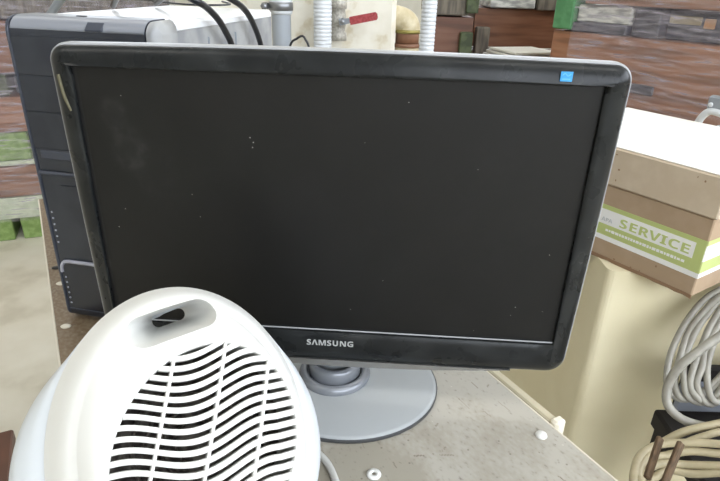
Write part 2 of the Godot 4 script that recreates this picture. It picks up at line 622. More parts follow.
func background() -> void:
	# --- stack on the left, behind the tower
	var A := Vector3(-1.738, 0, -2.444)
	var ya := 0.389
	var BA := Basis(Vector3.UP, ya)
	for k in 5:
		var x: float = [-0.42, -0.005, 0.19, 0.47, 0.84][k]
		var w: float = [0.3, 0.145, 0.17, 0.14, 0.14][k]
		block("timber_block", ["pale green foot block at the far left of the pallet stack", "pale green foot block under the wrapped crates, left of the narrow dark gap", "pale green foot block under the wrapped crates, right of the narrow dark gap", "pale green foot block hidden behind the black tower", "pale green foot block at the hidden end of the stack"][k], "block", A, ya, Vector3(x, 0.055, -0.3), Vector3(w, 0.109, 0.6), M.green_pale, "foot blocks")
	block("pallet_board", "pale mint board lying across the green foot blocks", "board", A, ya, Vector3(0.15, 0.163, -0.3), Vector3(1.5, 0.105, 0.61), M.mint)
	crate("wooden_crate", "brown wooden crate lowest in the left wrapped stack", A + BA * Vector3(-0.6, 0.218, 0), ya, Vector3(1.5, 0.146, 0.6), 1, M.wood[3], "crates of the left stack")
	for k in 3:
		block("timber_spacer", ["pale green spacer block at the outer end of the left stack", "wide pale green spacer block beside the black tower", "pale spacer block hidden behind the tower"][k], "block", A, ya, Vector3([-0.4, 0.06, 0.7][k], 0.4565, -0.3), Vector3(0.3, 0.13, 0.58), M.green_pale if k < 2 else M.mint)
	block("packing_board", "white packing board under film in the left stack", "board", A, ya, Vector3(0.18, 0.378, -0.3), Vector3(1.45, 0.022, 0.585), M.mint)
	crate("wooden_crate", "reddish brown wooden crate second from the floor in the left stack", A + BA * Vector3(-0.6, 0.525, 0), ya, Vector3(1.5, 0.156, 0.6), 1, M.wood[1], "crates of the left stack")
	for k in 2:
		block("timber_spacer", ["dark green spacer block under the top brown crate", "green spacer block hidden behind the tower near the top crate"][k], "block", A, ya, Vector3([0.1, 0.75][k], 0.732, -0.3), Vector3(0.16, 0.094, 0.58), M.green_dark)
	block("goods_box", "black goods box in the gap under the top brown crate", "box", A, ya, Vector3(0.4, 0.725, -0.32), Vector3(0.4, 0.08, 0.5), M.dark_goods)
	crate("wooden_crate", "brown wooden crate near the top of the left stack", A + BA * Vector3(-0.6, 0.783, 0), ya, Vector3(1.5, 0.215, 0.6), 1, M.wood[0], "crates of the left stack")
	block("goods_bale", "grey film-wrapped bale on top of the left stack", "bale", A, ya, Vector3(0.15, 1.12, -0.3), Vector3(1.5, 0.23, 0.58), M.wood_grey)
	film("glossy stretch film wound round the left crate stack", A, ya, [Vector2(-0.61, 0.012), Vector2(0.925, 0.012), Vector2(0.932, -0.62)], 0.1, 1.24, 4)
	# --- near stack on the right
	var B := Vector3(0.622, 0, -2.0)
	var yb := -0.955
	var BB := Basis(Vector3.UP, yb)
	crate("wooden_crate", "brown wooden crate at the foot of the right wrapped stack", B + BB * Vector3(0, 0.35, 0), yb, Vector3(1.5, 0.24, 0.7), 1, M.wood[2], "crates of the right stack")
	block("timber_bearer", "dark timber bearer below the brown crate behind the cardboard box", "timber", B, yb, Vector3(0.75, 0.735, -0.35), Vector3(1.48, 0.25, 0.66), M.dark_goods)
	crate("wooden_crate", "large brown wooden crate directly behind the cardboard box", B + BB * Vector3(0, 0.863, 0), yb, Vector3(1.5, 0.203, 0.7), 1, M.wood[1], "crates of the right stack")
	var post := block("timber_post", "bright green corner post above the monitor's right half", "post", B, yb, Vector3(0.033, 1.19, -0.05), Vector3(0.072, 0.24, 0.12), M.green)
	post.set_meta("label", "bright green corner post standing on the large brown crate")
	block("foil_parcel", "crumpled silvery foil parcel beside the bright green post", "parcel", B, yb, Vector3(0.166, 1.121, -0.11), Vector3(0.186, 0.05, 0.2), M.foil)
	block("goods_board", "dark flat board under the silvery foil parcel", "board", B, yb, Vector3(0.163, 1.081, -0.12), Vector3(0.19, 0.028, 0.24), M.dark_goods)
	block("goods_box", "dark grey box right of the silvery foil parcel", "box", B, yb, Vector3(0.302, 1.106, -0.12), Vector3(0.084, 0.08, 0.2), M.dark_goods)
	block("goods_box", "long blue-grey box at the right end of the wrapped gap", "box", B, yb, Vector3(0.75, 1.106, -0.2), Vector3(0.8, 0.08, 0.3), M.dark_goods)
	block("paper_strip", "pale paper strip stuck on the front of the long blue-grey box", "paper", B, yb, Vector3(0.4, 1.12, -0.048), Vector3(0.09, 0.022, 0.003), M.paper_tan)
	block("kraft_packet", "small orange-tan packet stuck on the front of the long blue-grey box", "packet", B, yb, Vector3(0.468, 1.115, -0.047), Vector3(0.03, 0.026, 0.004), M.kraft)
	crate("wooden_crate", "brown wooden crate on top of the right stack, cut by the picture's top edge", B + BB * Vector3(0.1, 1.148, 0), yb, Vector3(1.4, 0.2, 0.7), 1, M.wood[3], "crates of the right stack")
	film("streaky clear film stretched over the right crate stack", B, yb, [Vector2(0.075, 0.012), Vector2(1.51, 0.012), Vector2(1.515, -0.7)], 0.5, 1.36, 8)
	block("timber_patch", "small grey wooden plate fixed on the large brown crate", "plate", B, yb, Vector3(0.33, 0.925, 0.004), Vector3(0.11, 0.028, 0.008), M.dark_goods)
	# --- far stacks in the middle
	crate("wooden_crate", "brown crate behind the monitor between white hose and grey plank", Vector3(0.262, 0.72, -2.4), 0.0, Vector3(0.162, 0.355, 0.5), 1, M.wood[2], "middle crates")
	block("timber_strip", "dark green timber strip on the corner of the middle brown crate", "timber", Vector3.ZERO, 0, Vector3(0.398, 0.955, -2.385), Vector3(0.05, 0.13, 0.028), M.green_dark)
	block("goods_bale", "purple-grey wrapped bale on the middle brown crate", "bale", Vector3.ZERO, 0, Vector3(0.325, 1.17, -2.6), Vector3(0.15, 0.18, 0.45), M.wood_grey)
	block("timber_post", "dark green timber post above the middle brown crate", "post", Vector3.ZERO, 0, Vector3(0.408, 1.19, -2.39), Vector3(0.048, 0.2, 0.06), M.green_dark)
	crate("wooden_crate", "wide brown crate between grey plank and green corner post", Vector3(0.462, 0.945, -2.6), 0.0, Vector3(0.4, 0.158, 0.5), 1, M.wood[0], "middle crates")
	block("timber_plank", "upright grey plank in front of the wide brown crate", "plank", Vector3.ZERO, 0, Vector3(0.492, 0.9, -2.55), Vector3(0.056, 0.26, 0.05), M.wood_grey)
	block("goods_bale", "white wrapped bundle on the wide brown crate", "bale", Vector3.ZERO, 0, Vector3(0.61, 1.16, -2.72), Vector3(0.19, 0.11, 0.3), M.foil)
	block("goods_bale", "dark grey bundle beside the white wrapped bundle", "bale", Vector3.ZERO, 0, Vector3(0.79, 1.15, -2.72), Vector3(0.15, 0.1, 0.3), M.wood_grey)
	crate("wooden_crate", "low brown crate carrying the stack of white paper sheets", Vector3(0.45, 0.6, -2.5), 0.0, Vector3(0.5, 0.3, 0.55), 2, M.wood[2], "middle crates")
	var ps := thing("paper_stack", "loose white paper sheets lying behind the monitor's top edge", "paper", Vector3(0.6, 0.905, -2.4), 0.12)
	for k in 5:
		box_part("sheet", Vector3(0.24 - k * 0.01, 0.008, 0.2), Vector3(k * 0.006, 0.006 + k * 0.012, 0.01 * k), M.paper, ps, 0.001, Basis(Vector3.UP, 0.05 * k))
	# --- pipes on the pillar
	var gp := thing("drain_pipe", "grey drain pipe with a screwed clamp, left of the pillar's white hose", "pipe", Vector3(-0.2195, 0.0, -1.55))
	var s := st()
	lathe(s, [[0.0245, 0.3], [0.0245, 1.118]])
	obj("pipe", s, M.pipe_grey, gp)
	s = st()
	lathe(s, [[0.0245, 1.112], [0.028, 1.114], [0.029, 1.12], [0.029, 1.3]])
	obj("socket", s, M.conduit, gp)
	s = st()
	lathe(s, [[0.0295, 1.121], [0.031, 1.122], [0.031, 1.14], [0.0295, 1.141]])
	obj("clamp_band", s, M.clamp, gp)
	s = st()
	lathe(s, [[0.0, 0.0], [0.009, 0.0], [0.009, 0.012], [0.006, 0.016], [0.0, 0.016]], Vector3(-0.04, 1.131, 0.01), Basis(Vector3.RIGHT, PI / 2), 6)
	bx(s, Vector3(0.022, 0.016, 0.012), Vector3(-0.035, 1.131, 0.0), 0.002)
	obj("clamp_bolt", s, M.clamp, gp)
	for k in 2:
		var x: float = [-0.1135, 0.153][k]
		var z: float = [-1.55, -1.5][k]
		var r: float = [0.0235, 0.019][k]
		s = st()
		var prof := []
		for i in 90:
			var y := 0.35 + i * 0.0095
			prof.append([r, y]); prof.append([r, y + 0.0055]); prof.append([r - 0.001, y + 0.0066]); prof.append([r - 0.001, y + 0.0085])
		lathe(s, prof, Vector3(x, 0, z), Basis.IDENTITY, 24)
		tag(obj("corrugated_hose", s, M.conduit), ["white corrugated hose running up in front of the pillar, beside the red valve lever", "narrower white corrugated hose right of the beige elbow pipe"][k], "hose")
	var v := thing("ball_valve", "old ball valve with red lever on the pillar", "valve", Vector3(-0.075, 1.098, -1.6))
	s = st()
	lathe(s, [[0.0, -0.05], [0.022, -0.05], [0.022, -0.03], [0.017, -0.028], [0.02, -0.01], [0.022, 0.0], [0.02, 0.01], [0.017, 0.028], [0.022, 0.03], [0.022, 0.055], [0.0, 0.055]], Vector3.ZERO, Basis.IDENTITY, 12)
	obj("body", s, M.valve, v)
	s = st()
	lathe(s, [[0.0, 0.0], [0.009, 0.0], [0.009, 0.03], [0.006, 0.036], [0.0, 0.036]], Vector3(0.012, 0.0, 0.015), Basis(Vector3.RIGHT, PI / 2), 8)
	obj("spindle", s, M.clamp, v)
	var lx := Transform3D(Basis(Vector3(0, 0, 1), 0.18), Vector3(0.012, 0.0, 0.046))
	s = st()
	prism(s, PackedVector2Array([Vector2(-0.008, -0.008), Vector2(0.024, -0.006), Vector2(0.024, 0.006), Vector2(-0.008, 0.008)]), 0, 0.004, lx)
	obj("lever", s, M.metal_grey, v)
	s = st()
	prism(s, PackedVector2Array([Vector2(0.02, -0.0105), Vector2(0.088, -0.0085), Vector2(0.092, -0.004), Vector2(0.092, 0.006), Vector2(0.088, 0.0105), Vector2(0.02, 0.009)]), -0.003, 0.008, lx)
	obj("lever_grip", s, M.red, v)
	var el := thing("elbow_pipe", "beige elbow pipe leaving the pillar beside the narrow white hose", "pipe", Vector3(0.117, 0.0, -1.7))
	s = st()
	tube(s, smooth_path([Vector3(-0.1, 1.105, 0), Vector3(-0.05, 1.103, 0), Vector3(-0.022, 1.099, 0), Vector3(-0.006, 1.09, 0), Vector3(0, 1.077, 0), Vector3(0, 1.068, 0)], 0.006), 0.0345, 24)
	obj("bend", s, M.elbow, el)
	s = st()
	lathe(s, [[0.034, 1.064], [0.039, 1.065], [0.039, 1.073], [0.034, 1.074]])
	obj("collar", s, M.brass, el)
	s = st()
	lathe(s, [[0.03, 1.036], [0.033, 1.036], [0.033, 1.065]])
	lathe(s, [[0.034, 1.026], [0.038, 1.027], [0.038, 1.036], [0.034, 1.037]])
	obj("coupling", s, M.wood[3], el)
	s = st()
	lathe(s, [[0.034, 0.3], [0.034, 1.028]])
	obj("riser", s, M.elbow, el)
	s = st()
	tube(s, smooth_path([Vector3(-0.21, 0.004, -1.45), Vector3(-0.205, 0.5, -1.45), Vector3(-0.2, 0.96, -1.45), Vector3(-0.186, 1.045, -1.45), Vector3(-0.168, 1.064, -1.45), Vector3(-0.155, 1.07, -1.45), Vector3(-0.148, 1.062, -1.45), Vector3(-0.139, 1.04, -1.45), Vector3(-0.13, 0.96, -1.45), Vector3(-0.125, 0.004, -1.45)], 0.006), 0.0028, 6)
	tag(obj("thin_wire", s, M.cable_black), "thin black wire bent over in front of the grey drain pipe", "wire")
	s = st()
	tube(s, PackedVector3Array([Vector3(-1.15, 0.98, -2.05), Vector3(-0.86, 1.3, -2.05)]), 0.014, 10)
	tag(obj("metal_rod", s, M.metal_grey), "grey metal rod leaning behind the tower, before the wrapped stack", "rod")
	# dark boards on the floor, bottom left
	var fp := thing("floor_pallet", "dark brown boards stacked on the floor beside the fan heater", "pallet", Vector3(-1.05, 0.0, -0.885), 0.47)
	for k in 3:
		box_part("board", Vector3(0.5, 0.035, 0.24), Vector3(0, 0.02 + k * 0.042, 0), M.wood[2], fp, 0.004)

# ------------------------------------------------------------------ workbench
var BY := 0.525
func bench_at(s: float, w: float, y := 0.0) -> Vector3:
	# s along the right edge towards the viewer, w across to the left
	return Vector3(0.215, T + y, -0.5) + Vector3(sin(BY), 0, cos(BY)) * s - Vector3(cos(BY), 0, -sin(BY)) * w

func workbench() -> void:
	# local axes: x to the right across the top, z towards the viewer
	var t := thing("workbench", "worn grey-white laminate workbench under monitor, tower and fan heater", "workbench", bench_at(0, 0) - Vector3(0, T, 0), BY)
	var w := 0.471
	var s := st()
	var z0 := -1.0
	var z1 := 0.45
	s.set_smooth_group(-1)
	for q in [[-w, z0], [0.0, z0], [0.0, z1], [-w, z0], [0.0, z1], [-w, z1]]:
		s.set_uv(Vector2((q[0] + w) / w, (q[1] - z0) / (z1 - z0)))
		s.add_vertex(Vector3(q[0], T, q[1]))
	for k in 4:
		var c: Array = [[-w, z0], [0.0, z0], [0.0, z1], [-w, z1]]
		var a: Array = c[k]
		var b: Array = c[(k + 1) % 4]
		s.set_uv(Vector2(0.7, 0.9))
		quad3(s, Vector3(a[0], T, a[1]), Vector3(b[0], T, b[1]), Vector3(b[0], T - 0.028, b[1]), Vector3(a[0], T - 0.028, a[1]), Vector3((a[0] + b[0]) / 2 + w / 2, 0, (a[1] + b[1]) / 2 + 0.27))
	for q in [[-w, z0], [0.0, z1], [0.0, z0], [-w, z0], [-w, z1], [0.0, z1]]:
		s.set_uv(Vector2(0.7, 0.9))
		s.add_vertex(Vector3(q[0], T - 0.028, q[1]))
	obj("tabletop", s, M.table, t)
	for sx in [0, 1]:
		box_part("edge_band", Vector3(0.0025, 0.029, 1.45), Vector3(0.0012 if sx == 0 else -w - 0.0012, T - 0.014, -0.275), M.edge_band, t, 0.0008)
	var rail := box_part("side_rail", Vector3(0.012, 0.03, 0.72), Vector3(0.0185, T - 0.022, -0.36), M.rail, t, 0.002)
	rail.set_meta("label", "beige rail beside the worktop's right edge")
	box_part("rail_cap", Vector3(0.016, 0.034, 0.012), Vector3(0.0195, T - 0.02, 0.006), M.edge_band, t, 0.003)
	box_part("rail_bracket", Vector3(0.012, 0.02, 0.04), Vector3(0.008, T - 0.03, -0.6), M.black, t, 0.002)
	box_part("apron", Vector3(w - 0.03, 0.08, 1.4), Vector3(-w / 2, T - 0.07, -0.275), M.black, t, 0.004)
	for x in [-0.03, -w + 0.03]:
		for z in [-0.96, 0.41]:
			box_part("leg", Vector3(0.04, T - 0.11, 0.04), Vector3(x, (T - 0.11) / 2, z), M.alu, t, 0.004)

# ------------------------------------------------------------------ cabinet and box
func cabinet_and_box() -> void:
	var top := T + 0.1008
	var t := thing("metal_cabinet", "plain cream metal cabinet under the cardboard box", "cabinet", Vector3(0.3405, 0, -0.682))
	var s := st()
	prism(s, rounded_plan(0.62, 0.72, 0.012), 0.06, top - 0.002, Transform3D(Basis(Vector3(1, 0, 0), Vector3(0, 0, -1), Vector3(0, 1, 0)), Vector3(0.31, 0, -0.36)))
	obj("carcass", s, M.cream, t)
	s = st()
	prism(s, rounded_plan(0.58, 0.68, 0.01), 0.0, 0.06, Transform3D(Basis(Vector3(1, 0, 0), Vector3(0, 0, -1), Vector3(0, 1, 0)), Vector3(0.31, 0, -0.36)))
	obj("plinth", s, M.black, t)
	# cardboard box with a separate lid
	var b := thing("cardboard_box", "brown cardboard box with whitish lid and green SERVICE label", "box", Vector3(0.4158, top, -0.6145), -0.983)
	var w := 0.297
	var h := 0.155
	var hl := 0.104
	var d := 0.256
	s = st()
	bx(s, Vector3(w, hl, d), Vector3(-w / 2, hl / 2, -d / 2), 0.0015)
	obj("box_body", s, M.card, b)
	s = st()
	bx(s, Vector3(w + 0.006, h - hl, d + 0.006), Vector3(-w / 2, hl + (h - hl) / 2 + 0.0008, -d / 2), 0.002)
	obj("lid", s, M.card_lid, b)
	s = st()
	bx(s, Vector3(w + 0.001, 0.001, d + 0.001), Vector3(-w / 2, h + 0.0016, -d / 2), 0.0003)
	obj("lid_top", s, M.card_top, b)
	# ragged lower edge
	s = st()
	var poly := PackedVector2Array()
	var r := RandomNumberGenerator.new()
	r.seed = 4
	for k in 31:
		poly.append(Vector2(-w * k / 30.0, -0.0003 - r.randf() * 0.0022))
	poly.append(Vector2(-w, 0.003))
	poly.append(Vector2(0, 0.003))
	prism(s, poly, 0.0002, 0.0014)
	obj("torn_edge", s, M.card_edge, b)
	var lab := Node3D.new()
	put(lab, "label", b)
	for q in [[0.026, 0.033, M.label_white], [0.033, 0.049, M.label_green], [0.049, 0.07, M.label_white], [0.07, 0.0763, M.label_green]]:
		var cy: float = (q[0] + q[1]) / 2
		box_part("label_band", Vector3(0.19, q[1] - q[0], 0.0006), Vector3(-0.095, cy, 0.0004), q[2], lab, 0.0001)
		box_part("label_band", Vector3(0.0006, q[1] - q[0], 0.12), Vector3(0.0004, cy, -0.06), q[2], lab, 0.0001)
	box_part("label_end", Vector3(0.012, 0.0434, 0.0007), Vector3(-0.0062, 0.0546, 0.0005), M.label_green, lab, 0.0001)
	var tx := lettering("SERVICE", 0.0125, 0.096, 0.0004, M.label_green, lab)
	tx.position = Vector3(-0.0655, 0.0585, 0.0009) + tx.get_meta("shift")
	var ta := lettering("APA", 0.0055, 0.0165, 0.0004, M.label_grey, lab)
	ta.position = Vector3(-0.133, 0.056, 0.0009) + ta.get_meta("shift")
	# fine print too small to read: a row of short pale marks
	s = st()
	var x := -0.132
	while x < -0.02:
		var ww := r.randf_range(0.002, 0.0055)
		bx(s, Vector3(ww, r.randf_range(0.0026, 0.0038), 0.0003), Vector3(x + ww / 2, 0.0415, 0.0009), 0.00005)
		x += ww + 0.0011
	obj("fine_print", s, M.label_white, lab)
	# small dark marks on the cardboard
	s = st()
	for k in 16:
		bx(s, Vector3(r.randf_range(0.001, 0.003), r.randf_range(0.0008, 0.003), 0.0003), Vector3(-r.randf() * 0.2, r.randf_range(0.11, 0.15) if k < 9 else r.randf_range(0.003, 0.025), 0.0031 if k < 9 else 0.0001), 0.0001)
	obj("scuff_mark", s, M.card_edge, b)
	# bent white tube bracket behind the box
	var br := thing("tube_bracket", "white bent tube bracket with grey hinge plate behind the cardboard box", "bracket", Vector3(0.549, T + 0.249, -0.929), -0.983)
	s = st()
	tube(s, smooth_path([Vector3(-0.008, -0.148, 0), Vector3(-0.006, -0.03, 0), Vector3(0.0, 0.0, 0), Vector3(0.005, 0.014, 0), Vector3(0.012, 0.022, 0), Vector3(0.022, 0.024, 0), Vector3(0.05, 0.02, 0), Vector3(0.14, 0.008, 0)], 0.004), 0.0058, 12)
	obj("tube", s, M.white_shell, br)
	s = st()
	tube(s, smooth_path([Vector3(0.03, -0.148, 0), Vector3(0.031, -0.03, 0), Vector3(0.035, -0.004, 0), Vector3(0.046, 0.002, 0), Vector3(0.14, -0.012, 0)], 0.004), 0.005, 12)
	obj("brace", s, M.white_shell, br)
	box_part("hinge_plate", Vector3(0.055, 0.022, 0.012), Vector3(0.034, 0.037, -0.004), M.metal_grey, br, 0.003)
	s = st()
	lathe(s, [[0.0, 0.0], [0.0035, 0.0], [0.0035, 0.002], [0.002, 0.0035], [0.0, 0.0035]], Vector3(0.0135, 0.034, 0.002), Basis(Vector3.RIGHT, PI / 2), 16)
	obj("screw", s, M.conduit, br)

func rounded_plan(w: float, d: float, r: float) -> PackedVector2Array:
	return rrect(w, d, r, 5)

# ------------------------------------------------------------------ cables
func cable_run(called: String, pts: Array, r: float, m: Material, label: String, group: String) -> void:
	var s := st()
	tube(s, smooth_path(pts, 0.006), r, 9)
	tag(obj(called, s, m), label, "cable", group)

func mix_paths(a: Array, b: Array, f: float, wob: float, r: RandomNumberGenerator) -> Array:
	var o := []
	for i in a.size():
		o.append(a[i].lerp(b[i], f) + Vector3(r.randf_range(-wob, wob), r.randf_range(-wob, wob), r.randf_range(-wob, wob)))
	return o

func cables() -> void:
	var r := RandomNumberGenerator.new()
	r.seed = 12
	var ct := thing("trolley_shelf", "dark shelf trolley beside the workbench holding coiled cables", "trolley", Vector3(0.63, 0, -0.49))
	box_part("shelf", Vector3(0.42, 0.03, 0.27), Vector3(0, T - 0.1, 0), M.crate_dark, ct, 0.004)
	box_part("back_panel", Vector3(0.4, 0.09, 0.012), Vector3(0.01, T - 0.05, -0.128), M.crate_dark, ct, 0.004)
	for sx in [-1, 1]:
		for sz in [-1, 1]:
			box_part("leg", Vector3(0.03, T - 0.115, 0.03), Vector3(sx * 0.19, (T - 0.115) / 2, sz * 0.115), M.crate_dark, ct, 0.003)
	box_part("post", Vector3(0.025, 0.32, 0.025), Vector3(0.03, T + 0.07, -0.11), M.crate_dark, ct, 0.003)
	block("grey_sheet", "blue-grey folded sheet behind the hanging cable loops", "sheet", Vector3.ZERO, 0, Vector3(0.475, T - 0.048, -0.606), Vector3(0.085, 0.05, 0.008), M.sheet)
	block("paper_slip", "tan paper slip on the dark shelf under the cable coil", "paper", Vector3.ZERO, 0.3, Vector3(0.285, T - 0.081, -0.62), Vector3(0.06, 0.003, 0.04), M.paper_tan)
	# loops hanging from the post on the right
	cable_run("hanging_cable", [Vector3(0.66, T + 0.2, -0.584), Vector3(0.6, T + 0.165, -0.59), Vector3(0.486, T + 0.105, -0.592), Vector3(0.449, T + 0.069, -0.584), Vector3(0.422, T + 0.048, -0.577), Vector3(0.402, T + 0.025, -0.574), Vector3(0.394, T - 0.004, -0.573), Vector3(0.394, T - 0.026, -0.562), Vector3(0.408, T - 0.037, -0.55), Vector3(0.432, T - 0.041, -0.543), Vector3(0.456, T - 0.04, -0.539), Vector3(0.508, T - 0.025, -0.539), Vector3(0.58, T + 0.04, -0.56), Vector3(0.64, T + 0.13, -0.58), Vector3(0.66, T + 0.19, -0.582)], 0.0055, M.cable, "grey-white cable loop hanging lowest and farthest left in front of the others", "hanging grey cables")
	var b0 := [Vector3(0.662, T + 0.215, -0.58), Vector3(0.6, T + 0.172, -0.62), Vector3(0.521, T + 0.121, -0.656), Vector3(0.482, T + 0.091, -0.657), Vector3(0.457, T + 0.073, -0.651), Vector3(0.433, T + 0.042, -0.635), Vector3(0.414, T + 0.01, -0.612), Vector3(0.409, T - 0.015, -0.597), Vector3(0.413, T - 0.029, -0.583), Vector3(0.433, T - 0.031, -0.581), Vector3(0.461, T - 0.011, -0.591), Vector3(0.519, T + 0.042, -0.612), Vector3(0.6, T + 0.12, -0.615), Vector3(0.662, T + 0.2, -0.58)]
	var b5 := [Vector3(0.662, T + 0.19, -0.58), Vector3(0.6, T + 0.14, -0.61), Vector3(0.521, T + 0.087, -0.637), Vector3(0.488, T + 0.06, -0.634), Vector3(0.471, T + 0.038, -0.619), Vector3(0.459, T + 0.026, -0.605), Vector3(0.451, T + 0.01, -0.592), Vector3(0.445, T - 0.007, -0.577), Vector3(0.449, T - 0.018, -0.564), Vector3(0.465, T - 0.022, -0.564), Vector3(0.49, T - 0.002, -0.574), Vector3(0.527, T + 0.035, -0.6), Vector3(0.6, T + 0.1, -0.6), Vector3(0.662, T + 0.18, -0.58)]
	var words := ["outermost", "second", "third", "fourth", "fifth", "innermost"]
	for k in 6:
		cable_run("hanging_cable", mix_paths(b0, b5, k / 5.0, 0.003, r), 0.0042, M.cable, "%s grey-white cable of the bundle fanning down beside the cream cabinet" % words[k], "hanging grey cables")
	# cream coil lying on the shelf, its left end hanging over
	var c0 := [Vector3(0.7, T - 0.045, -0.44), Vector3(0.66, T - 0.035, -0.465), Vector3(0.58, T - 0.02, -0.475), Vector3(0.458, T - 0.005, -0.473), Vector3(0.422, T - 0.021, -0.489), Vector3(0.393, T - 0.032, -0.503), Vector3(0.363, T - 0.041, -0.509), Vector3(0.338, T - 0.044, -0.5), Vector3(0.321, T - 0.051, -0.481), Vector3(0.315, T - 0.053, -0.458), Vector3(0.33, T - 0.052, -0.432), Vector3(0.37, T - 0.039, -0.414), Vector3(0.421, T - 0.015, -0.411), Vector3(0.58, T - 0.02, -0.408), Vector3(0.66, T - 0.035, -0.412), Vector3(0.7, T - 0.045, -0.436)]
	var c4 := [Vector3(0.68, T - 0.062, -0.44), Vector3(0.65, T - 0.055, -0.455), Vector3(0.58, T - 0.04, -0.46), Vector3(0.455, T - 0.023, -0.458), Vector3(0.419, T - 0.04, -0.474), Vector3(0.39, T - 0.052, -0.486), Vector3(0.366, T - 0.057, -0.491), Vector3(0.348, T - 0.059, -0.486), Vector3(0.336, T - 0.062, -0.475), Vector3(0.332, T - 0.064, -0.459), Vector3(0.342, T - 0.063, -0.444), Vector3(0.38, T - 0.049, -0.428), Vector3(0.427, T - 0.021, -0.416), Vector3(0.58, T - 0.035, -0.415), Vector3(0.65, T - 0.055, -0.42), Vector3(0.68, T - 0.062, -0.436)]
	for k in 4:
		cable_run("coiled_cable", mix_paths(c0, c4, k / 3.0 * 1.25, 0.0022, r), 0.0047, M.cable_cream, "%s turn of the cream cable coil on the dark shelf" % ["topmost", "second", "third", "lowest"][k], "cream cable coil turns")
	cable_run("loose_cable", [Vector3(0.369, T - 0.06, -0.525), Vector3(0.383, T - 0.054, -0.529), Vector3(0.4, T - 0.045, -0.533), Vector3(0.419, T - 0.037, -0.534), Vector3(0.452, T - 0.029, -0.537), Vector3(0.503, T - 0.01, -0.54), Vector3(0.58, T - 0.03, -0.545), Vector3(0.66, T - 0.078, -0.54), Vector3(0.76, T - 0.079, -0.52)], 0.005, M.cable_cream, "cream cable slanting up to the right just above the coil", "")
	cable_run("loose_cable", [Vector3(0.393, T - 0.05, -0.517), Vector3(0.408, T - 0.043, -0.52), Vector3(0.424, T - 0.037, -0.522), Vector3(0.445, T - 0.032, -0.525), Vector3(0.496, T - 0.018, -0.524), Vector3(0.57, T - 0.03, -0.525), Vector3(0.65, T - 0.079, -0.515), Vector3(0.74, T - 0.08, -0.49)], 0.0045, M.cable_cream, "shorter cream cable below the slanting one above the coil", "")
	for k in 2:
		var s := st()
		var a: Vector3 = [Vector3(0.349, T - 0.022, -0.494), Vector3(0.364, T - 0.016, -0.481)][k]
		var b: Vector3 = [Vector3(0.328, T - 0.042, -0.464), Vector3(0.339, T - 0.039, -0.451)][k]
		bx(s, Vector3(0.009, a.distance_to(b) + 0.01, 0.006), Vector3.ZERO, 0.0015)
		var o := obj("wooden_peg", s, M.stick)
		var up := (a - b).normalized()
		var z := Vector3(0.5, 0.6, 0.5).slide(up).normalized()
		o.transform = Transform3D(Basis(up.cross(z), up, z), (a + b) / 2 + Vector3(-0.003, 0.006, 0.006))
		tag(o, ["brown wooden peg at the left end of the cream cable coil", "brown wooden peg just right of the leftmost peg in the coil"][k], "peg")

